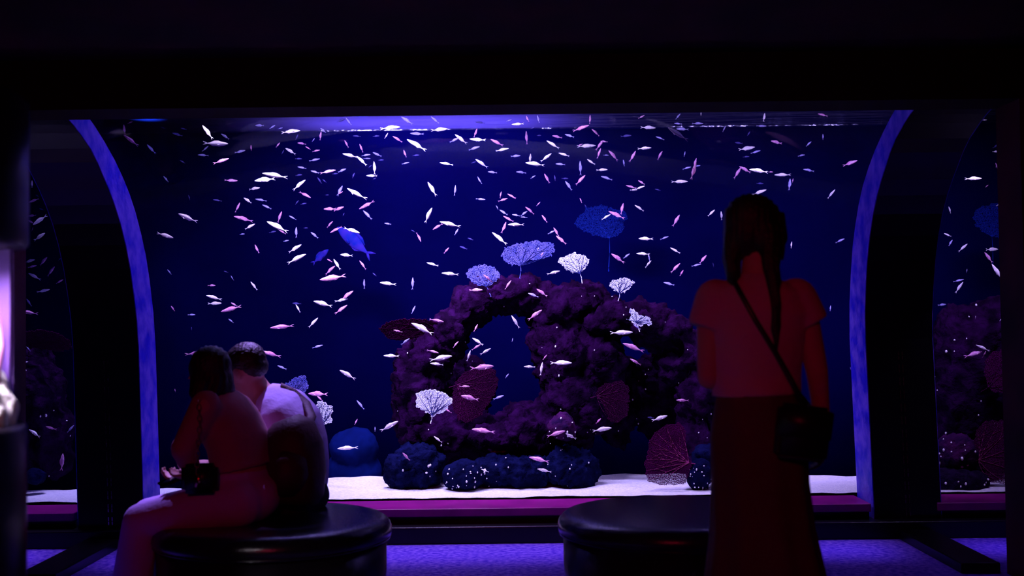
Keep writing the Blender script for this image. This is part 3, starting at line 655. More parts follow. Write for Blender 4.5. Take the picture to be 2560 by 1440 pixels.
# read off the photograph: crop origin, scale, then x y length heading tone
DATA = [((0, 220), 4, """
1242 415 100 95 P;1308 525 170 142 P;1512 612 120 130 L;1630 398 60 160 D;1835 408 60 165 D;1775 465 100 165 D;2075 440 170 128 W;2160 560 245 0 W;2255 485 110 150 L;2055 608 85 40 L;
2030 673 110 175 L;2400 638 110 15 L;2510 600 60 85 P;2215 730 165 17 P;1660 912 80 130 L;1825 738 60 150 D;1893 1095 55 110 D;2310 927 130 0 P;2175 1125 90 170 D;2480 1125 110 150 W;
2375 1195 115 65 P;1870 1300 210 155 W;2435 1305 190 168 P;2500 1385 110 30 W;320 960 75 90 W;340 1125 110 200 P;325 1278 110 180 P;400 1320 170 215 W;420 1215 60 160 D;310 1340 80 150 P;
375 1080 50 150 D;325 1415 50 70 P;1300 345 60 20 P;2540 1005 130 5 W"""),
((640, 260), 4, """
40 215 100 178 L;165 230 70 35 L;243 243 50 15 L;345 272 195 3 W;460 395 85 175 P;520 440 60 150 P;575 360 45 60 L;645 320 90 80 P;672 265 80 140 L;410 330 60 65 D;220 410 60 55 P;345 472 130 150 W;
270 480 50 60 D;600 467 80 10 P;425 548 70 0 D;585 560 110 15 L;925 175 90 125 L;850 165 90 20 D;970 270 50 10 D;1010 322 90 175 D;1200 322 70 5 D;905 400 90 120 P;1055 440 90 115 P;
940 515 150 168 W;1060 570 145 138 W;1100 512 90 10 L;1110 545 70 0 L;1210 505 90 155 L;1250 560 60 0 D;1185 640 135 95 W;1160 720 125 175 W;1140 625 45 40 D;1180 750 50 30 D;460 637 90 170 L;
590 680 90 165 L;720 675 155 12 P;860 665 90 25 L;425 710 80 0 D;790 698 60 5 D;190 715 240 172 W;90 755 200 190 W;430 808 165 37 W;490 908 135 -28 P;635 765 80 125 D;685 770 50 140 D;
975 715 60 70 D;838 870 120 65 L;845 890 60 30 P;710 910 40 0 D;1000 900 225 148 W;1110 1012 180 205 P;1115 1110 130 135 L;740 1050 135 180 P;825 1050 120 20 P;875 1105 40 60 D;410 985 60 50 D;
475 997 60 10 D;50 960 110 172 L;110 1030 110 155 L;235 1130 125 65 P;365 1138 85 150 L;210 1225 235 155 W;265 1280 80 150 P;165 1280 80 10 D;403 1285 110 90 L;497 1240 45 0 D;585 1312 95 140 L;
300 1368 60 10 L;735 1205 100 40 P;795 1255 135 210 P;955 1262 180 -20 W;1345 235 190 5 W;1505 165 140 145 L;1790 160 110 140 L;1305 318 65 60 W;1415 350 115 150 P;1605 410 225 150 W;1610 300 140 175 L;
1835 257 165 5 W;2240 183 110 175 D;2195 290 95 70 P;2045 350 150 140 W;1985 360 110 25 L;2220 360 175 170 W;2405 385 140 150 P;2180 443 120 15 L;2460 458 140 10 W;2530 165 60 20 L;1490 495 80 110 P;
1600 513 70 5 D;1495 592 80 12 L;1905 597 140 172 W;2255 595 150 145 L;2175 585 55 20 D;2365 683 95 175 L;2235 765 90 115 L;1760 850 170 122 W;1990 865 110 85 L;
1720 1115 175 60 W;1940 1205 215 165 W;1820 1225 125 210 P;2005 1280 80 60 L;1630 1330 105 -68 P;1570 1270 45 150 D;2145 1350 60 160 D;1320 1198 80 170 L"""),
((1160, 460), 8, """
330 305 200 -5 L;730 220 150 75 P;780 320 200 20 P;950 245 190 150 P;665 470 100 120 L;790 570 200 145 L;1040 625 160 170 L;1200 665 140 175 L;1200 590 165 35 L;1325 530 240 145 P;885 700 230 150 P;800 870 240 70 P;
1040 815 330 180 W;710 1090 390 140 W;1490 400 115 50 P;1610 695 190 125 P;1845 960 210 120 P;1750 965 170 25 L;1945 1120 270 140 P;2340 330 115 115 P;2430 440 65 120 D;1560 1410 100 60 P;1480 1300 75 60 L;120 1100 105 160 D"""),
((1280, 260), 4, """
60 203 130 178 W;155 150 75 110 P;262 150 85 105 L;780 155 90 90 P;1295 130 70 30 P;1660 125 75 50 L;1890 100 38 90 W;2520 135 95 80 W;2490 222 115 3 L;148 340 135 95 P;205 240 45 20 D;268 315 50 5 D;
450 328 100 170 P;575 318 100 160 L;690 243 175 20 P;840 285 110 145 P;1365 237 150 0 W;1660 197 80 175 L;1855 195 120 0 L;1705 252 120 175 L;1480 340 90 160 L;1140 320 110 5 D;1660 300 245 152 W;2120 250 65 60 L;
2367 298 55 60 D;405 405 145 145 W;745 420 195 5 W;680 410 60 20 P;880 410 125 55 P;920 376 75 175 P;870 495 115 70 P;520 505 115 165 W;185 545 100 88 W;345 535 135 40 W;235 600 205 175 W;35 520 100 5 L;485 603 100 175 L;
1325 443 145 5 W;1475 515 115 55 P;1210 525 120 65 P;1018 515 145 140 P;940 512 60 0 L;1118 590 70 100 L;788 580 95 145 W;683 640 145 92 L;900 658 110 0 W;95 683 110 178 L;210 730 60 30 L;350 745 110 120 P;428 740 60 100 D;
530 745 70 0 D;685 760 135 45 P;565 815 115 125 L;945 740 120 165 L;1725 500 55 75 L;1830 590 110 70 P;1815 670 180 75 P;1750 640 90 15 L;1855 620 60 10 L;1675 777 165 0 W;1295 785 80 150 P;1190 830 110 165 P;1280 838 100 20 W;
1215 860 80 3 W;1455 858 60 165 D;2265 390 80 175 D;2345 448 175 12 W;2435 480 100 15 L;2340 528 70 5 D;2255 690 145 55 P;2330 655 130 150 P;2470 665 195 175 W;2480 795 80 0 D;2470 885 155 20 W;10 930 70 145 P;
1275 1040 115 150 W;1045 1110 175 155 P;940 1130 105 30 W;1100 1050 125 75 P;1645 1165 135 60 P;1995 1090 95 45 W;2095 1120 95 100 W;1335 1350 145 178 W;1525 1340 85 20 L"""),
((1920, 220), 4, """
548 270 110 170 P;85 543 125 170 P;405 560 80 40 L;548 490 60 95 L;330 675 90 10 L;820 752 155 20 P;410 822 120 172 L;145 870 155 178 W;25 840 60 0 P;215 965 125 80 L;248 925 45 80 P;630 1060 115 50 W;
2165 320 60 5 W;2275 637 90 3 W;2295 800 115 120 P;2050 907 155 0 W;2190 980 40 40 P;1820 1220 78 115 W;2310 1165 60 30 W;2280 580 70 35 D"""),
((0, 580), 4, """
395 48 145 30 W;290 290 135 10 W;430 295 130 40 P;320 347 90 15 P;505 393 135 45 P;340 443 145 155 W;595 495 80 30 P;435 590 125 15 W;290 705 100 130 L;290 805 195 175 P;285 1170 60 125 L;240 1305 90 10 W;600 270 50 40 D;
1650 35 165 -17 W;1695 400 65 130 L;1730 765 65 125 P;1915 828 75 0 L;1915 965 35 90 D;2260 398 50 160 D;2320 460 60 120 L;2115 535 85 0 P;2140 655 155 165 W;2145 715 135 2 W;2310 770 225 195 P;
2340 725 75 150 P;2310 888 70 145 L;1955 1215 215 5 P;2420 22 60 5 L;2540 540 105 125 W;2570 170 100 115 P"""),
((640, 600), 4, """
390 85 155 30 W;405 185 205 25 W;735 205 60 150 P;808 245 125 120 W;735 302 145 35 P;765 383 245 188 P;905 152 135 175 W;1070 250 115 130 P;1185 345 50 140 D;1082 440 100 90 L;1318 438 155 172 W;1570 435 125 92 L;
1765 243 125 165 W;1945 340 175 175 W;1905 105 80 50 P;2075 78 80 160 D;910 553 155 35 P;855 603 135 12 W;670 638 195 165 W;850 695 155 35 P;405 637 90 175 D;420 685 95 120 W;260 870 235 185 P;575 825 135 45 W;615 1065 110 15 L;
150 1138 205 165 P;260 1275 105 160 L;915 1345 175 150 W;1575 698 90 65 L;1805 805 150 -12 P;1665 885 245 155 W;1420 912 95 165 P;1495 1015 105 35 L;1355 1160 155 178 W;1770 1115 120 -15 P;1850 1180 225 10 W;1810 1240 135 175 W;
1995 1045 90 45 P;2200 880 85 65 P;2220 1015 135 150 W;2205 1070 115 30 P;2130 1160 115 75 W;2295 1115 125 30 W;2265 1275 225 5 P;2195 500 145 0 P;2320 385 115 140 P;2520 450 115 55 P;2510 1360 60 50 L"""),
((1280, 600), 4, """
415 328 135 15 W;300 528 135 145 P;215 552 115 160 L;230 750 175 35 P;35 820 155 122 W;5 1000 40 80 L;1060 185 165 145 P;1145 160 80 35 L;1310 137 130 178 W;1370 180 70 100 L;1360 240 100 45 W;1630 105 115 150 W;1635 280 135 45 P;
1697 330 70 60 P;1910 195 115 50 P;1845 250 100 10 L;2015 250 50 110 D;1570 438 110 165 L;1090 930 245 3 W;1210 1075 225 158 P;1235 1220 130 150 P;1250 870 90 145 L;1930 500 45 110 P;1925 1120 60 10 W;1900 1180 95 125 W;330 1172 65 50 P;
180 1268 125 178 W;295 1290 140 80 W;485 1228 225 0 W"""),
((1920, 580), 4, """
232 130 75 75 W;720 88 100 25 L;625 762 58 80 L;420 985 145 92 W;825 1365 35 100 D;1795 30 78 155 W;1825 110 75 60 L;1950 158 125 40 W;2235 175 145 2 W;2205 255 125 120 P;2290 400 185 120 W;1990 390 45 95 L;1905 487 105 15 L;
1910 555 135 55 W;1740 728 100 5 L;2075 853 32 90 W;2330 875 50 40 W;2150 1160 145 155 W;2060 1220 195 12 P;2165 1225 75 70 P"""),
((640, 900), 4, """
620 340 205 180 P;640 385 75 140 P;1000 620 65 65 P;1190 690 48 90 L;1330 665 215 30 W;1045 450 120 130 L;915 880 205 185 W;1820 795 105 145 W;1500 965 105 130 P;2085 265 105 0 P;2140 380 185 165 P;2425 375 115 20 L;
1925 510 75 150 P;2275 708 235 172 P;2290 1105 85 160 W"""),
((1280, 900), 4, """
900 693 195 8 W;865 610 75 45 P;1480 582 160 15 W;1390 578 75 170 D;1705 405 125 178 P;440 735 190 15 P;590 765 125 150 W;275 995 210 170 P;325 1105 145 170 W"""),
((0, 900), 2.667, "235 490 112 155 W;340 455 70 160 P;470 460 62 50 L;415 680 110 90 P"),
((400, 860), 6, "225 700 60 90 P"),
]
FISH = []
for (ox, oy), sc, txt in DATA:
    for ln in txt.replace('\n', '').split(';'):
        x, y, l, a, t = ln.split()
        FISH.append([ox + float(x) / sc, oy + float(y) / sc, float(l) / sc, float(a), t])

REEF_PX = [(960, 1240), (960, 930), (1000, 850), (930, 840), (935, 790), (1110, 780), (1170, 720), (1160, 655), (1260, 590), (1395, 595), (1480, 620), (1490, 690), (1590, 680), (1640, 740), (1720, 780), (1820, 830), (1820, 1240)]
REEF2_PX = [(2335, 1240), (2335, 830), (2370, 760), (2420, 730), (2570, 700), (2570, 1240)]
REEF3_PX = [(0, 1240), (0, 870), (60, 800), (185, 820), (185, 1240)]
def ray_to_pane(px, py):
    d = CR @ V(((px - 1280) / F, -(py - 720) / F, -1)); d = d / d.y
    D = 5.9
    while D < 7.4:
        z = CAM.z + d.z * D
        if z <= 2.5 and D >= at_z(REAR, z): return D
        D += 0.02
    return 7.36

LAND = [('the water line in the middle', 1150, 300), ('the bright water line\'s end above the couple', 560, 315), ('the water line above the standing person', 1820, 300),
    ('the arched rib behind the couple', 330, 560), ('the pane beside the column tank', 95, 760), ('the couple\'s heads', 560, 860), ('the blurred blue fish', 880, 600),
    ('the widest lilac sea fan', 1318, 632), ('the lilac fan with a pink fish', 1208, 690), ('the dim blue sea fan', 1505, 560), ('the stalked pale fan', 1434, 657), ('the shoulder sea fan', 1555, 712),
    ('the tipped sea fan', 1598, 795), ('the flat magenta fan', 1010, 820), ('the brightest white fan', 1083, 1008), ('the arch hollow', 1250, 850), ('the round magenta fan', 1190, 985), ('the upright fan by the white shirt', 810, 1030),
    ('the smooth lone boulder', 885, 1110), ('the pink crusted boulder', 1405, 1068), ('the cave fan', 1530, 1000), ('the large magenta fan on sand', 1670, 1130), ('the standing person\'s head', 1890, 590), ('the standing person\'s arm', 2040, 900),
    ('the arched rib beyond the standing person', 2170, 420), ('the pane by the end wall', 2430, 650), ('the rock pillar by the end wall', 2430, 880), ('the dotted boulder', 1160, 1185), ('the open water above the blue fish', 880, 440), ('the open water above the widest fan', 1320, 440), ('the open water above the dim blue fan', 1560, 430), ('the open water over the couple', 560, 640), ('the pillar in the column tank\'s pane', 95, 1000)]
ORD = ['highest', 'second highest', 'third highest', 'fourth highest', 'fifth highest', 'sixth highest', 'seventh highest', 'eighth highest', 'ninth highest', 'tenth highest']
def rel(x, y, L):
    n_, lx, ly = L
    dx, dy = x - lx, y - ly
    if 'water line' in n_: return 'under'
    if 'pane' in n_ or 'open water' in n_ or 'hollow' in n_: return 'in'
    if abs(dy) >= abs(dx) * 0.9: return 'above' if dy < 0 else 'below'
    if dx < 0: return 'couple side of' if lx > 700 else 'column-tank side of'
    return 'standing-person side of' if lx < 1800 else 'end-wall side of'
TONE = {'W': 'white', 'P': 'pink', 'L': 'lilac', 'D': 'dusky'}
def pose(a, l):
    a = a % 360
    e = math.sin(math.radians(a))
    if abs(e) < 0.24: p = 'level'
    elif abs(e) > 0.85: p = 'upright'
    else:
        p = 'rising' if e > 0 else 'diving'
    return p
def build_fish():
    keys = {}
    order = sorted(range(len(FISH)), key=lambda i: -FISH[i][2])
    for i in order[:300]:
        x, y, l, a, t = FISH[i]
        L = min(LAND, key=lambda L: math.hypot((x - L[1]) * (0.6 if 'water line' in L[0] else 1), y - L[2]))
        sz = 'large' if l > 48 else 'small' if l < 22 else 'slim'
        k = (sz, TONE[t], pose(a, l), rel(x, y, L), L[0])
        keys.setdefault(k, []).append(i)
    label = {}
    for k, idx in keys.items():
        idx.sort(key=lambda i: FISH[i][1])
        base = '%s %s fish swimming %s' % (k[0], k[1], k[2]) if k[2] in ('level', 'upright') else '%s %s %s fish' % (k[0], k[2], k[1])
        for n_, i in enumerate(idx):
            if len(idx) == 1: label[i] = '%s %s %s' % (base, k[3], k[4])
            else:
                o_ = ORD[n_] if n_ < len(ORD) else 'lowest'
                if n_ == len(idx) - 1 and n_ > 0: o_ = 'lowest'
                label[i] = '%s %s %s, %s' % (base, k[3], k[4], o_)
    solo, rest = order[:300], order[300:]
    rnd = random.Random(21)
    stuff = bmesh.new()
    for rank, i in enumerate(order):
        x, y, l, a, t = FISH[i]
        dmin = ray_to_pane(x, y) + 0.16
        dmax = 9.2
        if inpoly(x, y, REEF_PX): dmax = 7.62
        if inpoly(x, y, REEF2_PX) or inpoly(x, y, REEF3_PX): dmax = 7.5
        if y > 1150: dmax = 7.6
        L0 = rnd.uniform(0.10, 0.15) * (1.1 if l > 45 else 1)
        D = F * L0 / l
        if t == 'D': D += 1.0
        if t == 'W' and l > 30: D -= 0.5
        D = min(max(D, dmin + rnd.uniform(0, .25)), max(dmax - rnd.uniform(0, .3), dmin))
        yaw = math.radians(rnd.uniform(-22, 22))
        ln = l * D / F / math.cos(yaw)
        p = q(x, y, D)
        ar = math.radians(a)
        d2 = CR @ V((math.cos(ar) * math.cos(yaw), math.sin(ar) * math.cos(yaw), -math.sin(yaw)))
        X = d2.normalized()
        up = V((0, 0, 1)) if abs(X.z) < 0.9 else V((rnd.choice((-1, 1)) * 0.8, -0.2, 0.3))
        Z = (up - up.dot(X) * X).normalized(); Y = Z.cross(X)
        Rm = Matrix((X, Y, Z)).transposed() @ Matrix.Rotation(math.radians(rnd.uniform(-18, 18)), 3, 'X')
        m = Matrix.Translation(p) @ (Rm @ Matrix.Diagonal((ln, ln, ln * rnd.uniform(.76, 1.0)))).to_4x4()
        b = rnd.randrange(3)
        if rank >= 300:
            tmp = FM[t, b, None].copy(); tmp.transform(m); tmp.polygons.foreach_set('material_index', ['WPLD'.index(t)] * len(tmp.polygons)); stuff.from_mesh(tmp); bpy.data.meshes.remove(tmp); continue
        big = l >= 42
        o = bpy.data.objects.new('fish', FM[t, b, 'body' if big else None]); COL.objects.link(o); o.matrix_world = m
        tag(o, label[i], 'fish', 'schooling fish')
        if big:
            for pt in ('tail_fin', 'dorsal_fin'):
                c = bpy.data.objects.new(pt, FM[t, b, pt]); COL.objects.link(c); c.parent = o
    if rest:
        o = bm_obj('small_fish', stuff, M_fish['W'])
        for t in 'PLD': o.data.materials.append(M_fish[t])
        tag(o, 'scatter of the tiniest fish between the larger ones all over the tank', 'fish', kind='stuff')
    else: stuff.free()
    print('FISH', len(FISH), 'keys', len(keys), 'max words', max(len(v.split()) for v in label.values()), 'max group', max(len(v) for v in keys.values()), 'uniq', len(set(label.values())))
build_fish()

def one_fish(name, px, py, l, a, D, m, label, sz=1.0, yaw=0):
    p = q(px, py, D); ar = math.radians(a); yw = math.radians(yaw)
    X = (CR @ V((math.cos(ar) * math.cos(yw), math.sin(ar) * math.cos(yw), -math.sin(yw)))).normalized()
    Z = (V((0, 0, 1)) - X.z * X).normalized(); Y = Z.cross(X); ln = l * D / F / math.cos(yw)
    me = fish_mesh('fish', 0.1, 'body'); me.materials.append(m)
    o = bpy.data.objects.new(name, me); COL.objects.link(o)
    o.matrix_world = Matrix.Translation(p) @ (Matrix((X, Y, Z)).transposed() @ Matrix.Diagonal((ln, ln, ln * sz))).to_4x4()
    tag(o, label, 'fish')
    for pt in ('tail_fin', 'dorsal_fin'):
        mm = fish_mesh(pt, 0.1, pt); mm.materials.append(m)
        c = bpy.data.objects.new(pt, mm); COL.objects.link(c); c.parent = o
one_fish('fish', 888, 606, 118, 140, 9.1, M_bluefish, 'big blurred blue fish slanting head-up in open water over the smooth boulder', 1.35)
one_fish('fish', 800, 642, 56, 40, 9.2, M_bluefish, 'smaller dim blue fish beside the big blurred blue fish', 1.4)

# ================================================================ people
def hand(bm, wrist, dirv, palm_n, thumb_side, curl=0.5, sc=1.0):
    """palm, four bent fingers of different lengths and a thumb that leaves the side of the palm"""
    d = V(dirv).normalized(); nrm = V(palm_n); nrm = (nrm - nrm.dot(d) * d).normalized()
    s = d.cross(nrm).normalized() * thumb_side                   # toward the thumb
    w = V(wrist)
    loft(bm, [w, w + d * .03 * sc, w + d * .065 * sc, w + d * .092 * sc], [(.024 * sc, .017 * sc), (.036 * sc, .016 * sc), (.041 * sc, .014 * sc), (.036 * sc, .010 * sc)], s, 14)
    for k, L in enumerate((.070, .080, .075, .058)):
        b = w + d * .086 * sc + s * (.029 - .0195 * k) * sc
        p = [b]; ang = curl * .35
        for j, fr in enumerate((.45, .32, .23)):
            dd = d * math.cos(ang) + nrm * math.sin(ang) + s * (.10 - .07 * k) * .6
            p.append(p[-1] + dd * L * fr * sc); ang += curl * (.75 + .1 * j)
        chain(bm, p, [.0092 * sc, .0086 * sc, .0078 * sc, .0066 * sc])
    b = w + d * .022 * sc + s * .022 * sc
    p1 = b + (d * .5 + s * .75 + nrm * .25).normalized() * .038 * sc
    p2 = p1 + (d * .85 + s * .3 + nrm * .45 * (0.4 + curl)).normalized() * .032 * sc
    p3 = p2 + (d * .9 + nrm * .55 * (0.4 + curl)).normalized() * .024 * sc
    chain(bm, [b, p1, p2, p3], [.014 * sc, .0115 * sc, .010 * sc, .008 * sc])

def head(bm, c, face, up, sc=1.0):
    """skull, jaw, nose, lips, brows, ears; returns the axes"""
    f = V(face).normalized(); u = V(up); u = (u - u.dot(f) * f).normalized(); s = f.cross(u)
    c = V(c); A = (f, s, u)
    P = lambda a, b, h: c + (f * a + s * b + u * h) * sc
    ell(bm, P(-.012, 0, .02), (.098 * sc, .076 * sc, .098 * sc), A, 22)
    ell(bm, P(.030, 0, -.045), (.060 * sc, .056 * sc, .072 * sc), A, 18)
    ell(bm, P(.068, 0, -.098), (.024 * sc, .026 * sc, .022 * sc), A, 12)      # chin
    loft(bm, [P(.080, 0, .018), P(.096, 0, -.008), P(.108, 0, -.026), P(.094, 0, -.036)], [.008 * sc, .010 * sc, .013 * sc, .011 * sc], s, 10)
    for b in (-1, 1):
        ell(bm, P(.078, b * .030, .020), (.012 * sc, .024 * sc, .008 * sc), A, 10)   # brow
        ell(bm, P(.062, b * .046, -.022), (.020 * sc, .020 * sc, .018 * sc), A, 10)  # cheek
        ell(bm, P(-.012, b * .078, -.012), (.018 * sc, .009 * sc, .031 * sc), A, 12)  # ear
    ell(bm, P(.092, 0, -.060), (.009 * sc, .023 * sc, .006 * sc), A, 10)
    ell(bm, P(.089, 0, -.071), (.009 * sc, .020 * sc, .007 * sc), A, 10)
    return P, A

def eyes(P, A, parent, sc=1.0):
    bm = bmesh.new()
    for b in (-1, 1): ell(bm, P(.074, b * .031, -.001), (.012 * sc, .014 * sc, .0085 * sc), A, 12)
    bm_obj('eyes', bm, mat('eye_white', (0.7, 0.68, 0.68), 0.2), parent)

# ---------------------------------------------------------------- the standing woman
D1 = 3.92
o0 = q(1890, 809, D1); OX = o0.x
def A_(x, y, z): return V((OX + x, D1 + y, z))
bm = bmesh.new()
loft(bm, [A_(0, 0, .92), A_(0, 0, 1.06), A_(0, -.005, 1.2), A_(0, -.01, 1.33), A_(0, -.01, 1.405), A_(0, -.01, 1.45)], [(.130, .10), (.115, .085), (.134, .096), (.154, .098), (.125, .078), (.055, .05)], (1, 0, 0), 24)
cap(bm, A_(0, -.01, 1.43), A_(.012, .005, 1.55), .054, .050)
hf = V((.90, .42, -.05))
HP, HA = head(bm, A_(.018, .02, 1.603), hf, (0, 0, 1))
ell(bm, A_(0, 0, .90), (.138, .11, .13), seg=20)
for s in (-1, 1):
    chain(bm, [A_(s * .068, 0, .86), A_(s * .075, .01, .48), A_(s * .08, -.01, .10)], [.072, .055, .036])
    chain(bm, [A_(s * .08, -.03, .045), A_(s * .088, .07, .04), A_(s * .094, .14, .028)], [.036, .036, .026])
chain(bm, [A_(.150, -.005, 1.375), A_(.200, -.01, 1.13), A_(.226, .03, .945)], [.052, .038, .027])
hand(bm, A_(.227, .035, .935), (.0, .05, -1), (-1, .15, 0), 1, .7)
chain(bm, [A_(-.150, -.005, 1.375), A_(-.165, .0, 1.11), A_(-.085, .20, 1.07)], [.052, .037, .027])
hand(bm, A_(-.075, .22, 1.07), (.7, .7, .1), (0, -.3, 1), 1, .6)
w1_ = bm_obj('person', bm, M_skin)
fuse(w1_, 0.0062, 4)
tag(w1_, 'person standing in a pale tee and long dark skirt, looking sideways', 'person')
eyes(HP, HA, w1_)
bm = bmesh.new()
def fold(i, th): return .018 * math.sin(3 * th + i) + .012 * math.sin(7 * th + 2 * i)
loft(bm, [A_(0, 0, 1.05), A_(-.002, 0, 1.12), A_(0, -.005, 1.22), A_(0, -.012, 1.33), A_(0, -.012, 1.395), A_(0, -.012, 1.430), A_(0.002, -.01, 1.452)], [(.150, .112), (.148, .108), (.156, .116), (.172, .118), (.158, .100), (.105, .080), (.064, .060)], (1, 0, 0), 40, wob=fold)
for s, z1, x1 in ((1, 1.285, .182), (-1, 1.275, -.172)):
    cap(bm, A_(s * .135, -.008, 1.372), A_(x1, -.012, z1), .072, .064, True, False, 20)
sh = bm_obj('tee', bm, M_tee, w1_); fuse(sh, 0.008, 3)
bm = bmesh.new()
def pleat(i, th): return (.012 + .008 * i) * math.sin(9 * th + .3 * i) + .01 * math.sin(4 * th)
loft(bm, [A_(0, 0, 1.085), A_(0, 0, 1.03), A_(0, 0, .92), A_(.002, 0, .75), A_(.008, 0, .6), A_(.016, 0, .44), A_(.02, 0, .26), A_(.02, 0, .11)], [(.128, .098), (.142, .11), (.160, .128), (.160, .14), (.170, .15), (.196, .165), (.215, .18), (.235, .20)], (1, 0, 0), 60, wob=pleat)
bm_obj('skirt', bm, M_skirt, w1_)
bm = bmesh.new()
hu = HA[2]; hs = HA[1]; hfv = HA[0]
ell(bm, HP(-.026, 0, .034), (.104, .090, .094), HA, 26)
ell(bm, HP(-.060, 0, -.01), (.064, .082, .085), HA, 20)
loft(bm, [A_(-.045, .0, 1.64), A_(-.075, -.005, 1.58), A_(-.082, -.012, 1.51), A_(-.078, -.03, 1.45), A_(-.085, -.075, 1.415)], [(.040, .05), (.036, .05), (.033, .045), (.028, .035), (.012, .014)], (1, 0, 0), 18)
loft(bm, [A_(.03, -.05, 1.62), A_(.034, -.075, 1.54), A_(.036, -.105, 1.45), A_(.036, -.137, 1.36), A_(.034, -.137, 1.28), A_(.036, -.135, 1.20)], [(.045, .03), (.040, .028), (.026, .022), (.018, .015), (.016, .013), (.008, .008)], (1, 0, 0), 16)
loft(bm, [A_(.075, .005, 1.66), A_(.085, .0, 1.58), A_(.075, -.02, 1.50)], [(.03, .045), (.026, .04), (.015, .02)], (1, 0, 0), 14)
hr = bm_obj('hair', bm, M_hair, w1_); fuse(hr, 0.008, 3, lambda c: .0025 * math.sin(c.x * 300 + noise.noise(c * 8) * 6))
bm = bmesh.new()
for s in (-1, 1):
    loft(bm, [A_(s * .08, -.055, .045), A_(s * .083, -.02, .05), A_(s * .088, .07, .045), A_(s * .095, .15, .03), A_(s * .096, .175, .025)], [(.036, .044), (.042, .049), (.045, .043), (.042, .030), (.02, .018)], (1, 0, 0), 18)
bm_obj('shoes', bm, M_shoe, w1_)

# her bag, worn across the body
bg = empty('crossbody_bag', A_(.115, -.14, .94))
tag(bg, 'black crossbody bag hanging at the hip of the standing person', 'bag')
bm = bmesh.new()
box(bm, -.085, .085, -.035, .035, -.095, .085)
bmesh.ops.bevel(bm, geom=bm.edges[:], offset=.016, segments=3, affect='EDGES')
o = bm_obj('pouch', bm, M_bag, bg); o.rotation_euler = (0, math.radians(8), 0)
bm = bmesh.new(); box(bm, -.086, .086, -.043, -.034, -.02, .075); bmesh.ops.bevel(bm, geom=bm.edges[:], offset=.004, segments=2, affect='EDGES')
o = bm_obj('flap', bm, M_bag, bg); o.rotation_euler = (0, math.radians(8), 0)
bm = bmesh.new()
path = [A_(.12, -.155, 1.02), A_(.085, -.142, 1.10), A_(.03, -.142, 1.20), A_(-.03, -.142, 1.30), A_(-.072, -.128, 1.385), A_(-.088, -.085, 1.432), A_(-.09, -.01, 1.445), A_(-.075, .07, 1.41), A_(-.03, .128, 1.32), A_(.05, .135, 1.2), A_(.13, .12, 1.09), A_(.172, .02, 1.02), A_(.165, -.09, .99)]
loft(bm, [p - bg.location for p in path], [(.009, .004)] * len(path), (1, 0, .6), 8)
bm_obj('strap', bm, M_bag, bg)

# ---------------------------------------------------------------- the seated woman with the phone
DB = 5.10
B = lambda x, y, d=0.0: q(x, y, DB + d)
latB = V((.42, .9, 0)).normalized()
bm = bmesh.new()
loft(bm, [B(608, 1275), B(606, 1225), B(600, 1150), B(578, 1085), B(550, 1030), B(530, 998)], [(.165, .13), (.16, .12), (.135, .10), (.15, .10), (.15, .085), (.055, .05)], latB, 24)
cap(bm, B(535, 1000), B(528, 955), .05, .046)
BP, BA = head(bm, B(522, 936), (-.80, .42, -.40), (-.3, .1, .9), .96)
kn, kf = B(352, 1303, -.10), B(372, 1288, .16)
chain(bm, [B(600, 1262, -.10), kn, V((kn.x - .035, kn.y, .09))], [.085, .062, .036])
chain(bm, [B(600, 1255, .10), kf, V((kf.x - .03, kf.y, .09))], [.085, .062, .036])
for k in (kn, kf): chain(bm, [V((k.x - .03, k.y, .045)), V((k.x - .12, k.y, .04)), V((k.x - .2, k.y + .01, .028))], [.036, .036, .026])
for (sx, sy, sd), (ex, ey, ed), (wx, wy, wd) in (((512, 1016, -.17), (458, 1125, -.21), (488, 1186, -.11)), ((540, 1012, .17), (455, 1120, .20), (480, 1182, .06))):
    chain(bm, [B(sx, sy, sd), B(ex, ey, ed), B(wx, wy, wd)], [.05, .037, .026])
hand(bm, B(484, 1189, -.10), (-.80, .35, -.10), (.1, .3, 1), 1, .9, .9)
hand(bm, B(476, 1186, .05), (-.8, -.3, -.05), (.1, -.3, 1), -1, .9, .9)
w2 = bm_obj('person', bm, M_skin); fuse(w2, 0.0068, 4)
tag(w2, 'long-haired person in rust blouse and pale trousers seated on the pouf with a phone', 'person')
eyes(BP, BA, w2, .96)
bm = bmesh.new()
loft(bm, [B(607, 1168), B(604, 1150), B(596, 1100), B(575, 1060), B(556, 1025), B(545, 1005), B(534, 992)], [(.172, .118), (.165, .112), (.168, .116), (.172, .116), (.16, .098), (.12, .08), (.066, .06)], latB, 36, wob=lambda i, th: .02 * math.sin(5 * th + i))
for (sx, sy, sd), (ex, ey, ed), e2 in (((515, 1014, -.15), (458, 1125, -.21), (478, 1168, -.15)), ((540, 1012, .15), (455, 1120, .20), (468, 1158, .12))):
    cap(bm, B(sx, sy, sd), B(ex, ey, ed), .066, .052, True, True, 18); cap(bm, B(ex, ey, ed), B(*e2), .050, .042, True, False, 16)
o = bm_obj('blouse', bm, M_blouse, w2); fuse(o, 0.009, 3)
bm = bmesh.new()
ell(bm, B(606, 1240), (.17, .165, .125), seg=22)
loft(bm, [B(607, 1250), B(605, 1205), B(604, 1172)], [(.165, .13), (.165, .12), (.15, .105)], latB, 26)
for k, sd, hy in ((kn, -.10, 1256), (kf, .10, 1250)):
    cap(bm, B(598, hy, sd), k, .108, .078, True, True, 20)
    cap(bm, k, V((k.x - .05, k.y, .12)), .077, .088, True, False, 20)
o = bm_obj('trousers', bm, M_trouser, w2); fuse(o, 0.010, 4)
bm = bmesh.new()
ell(bm, BP(-.024, 0, .030), (.100 * .98, .086, .092), BA, 24)
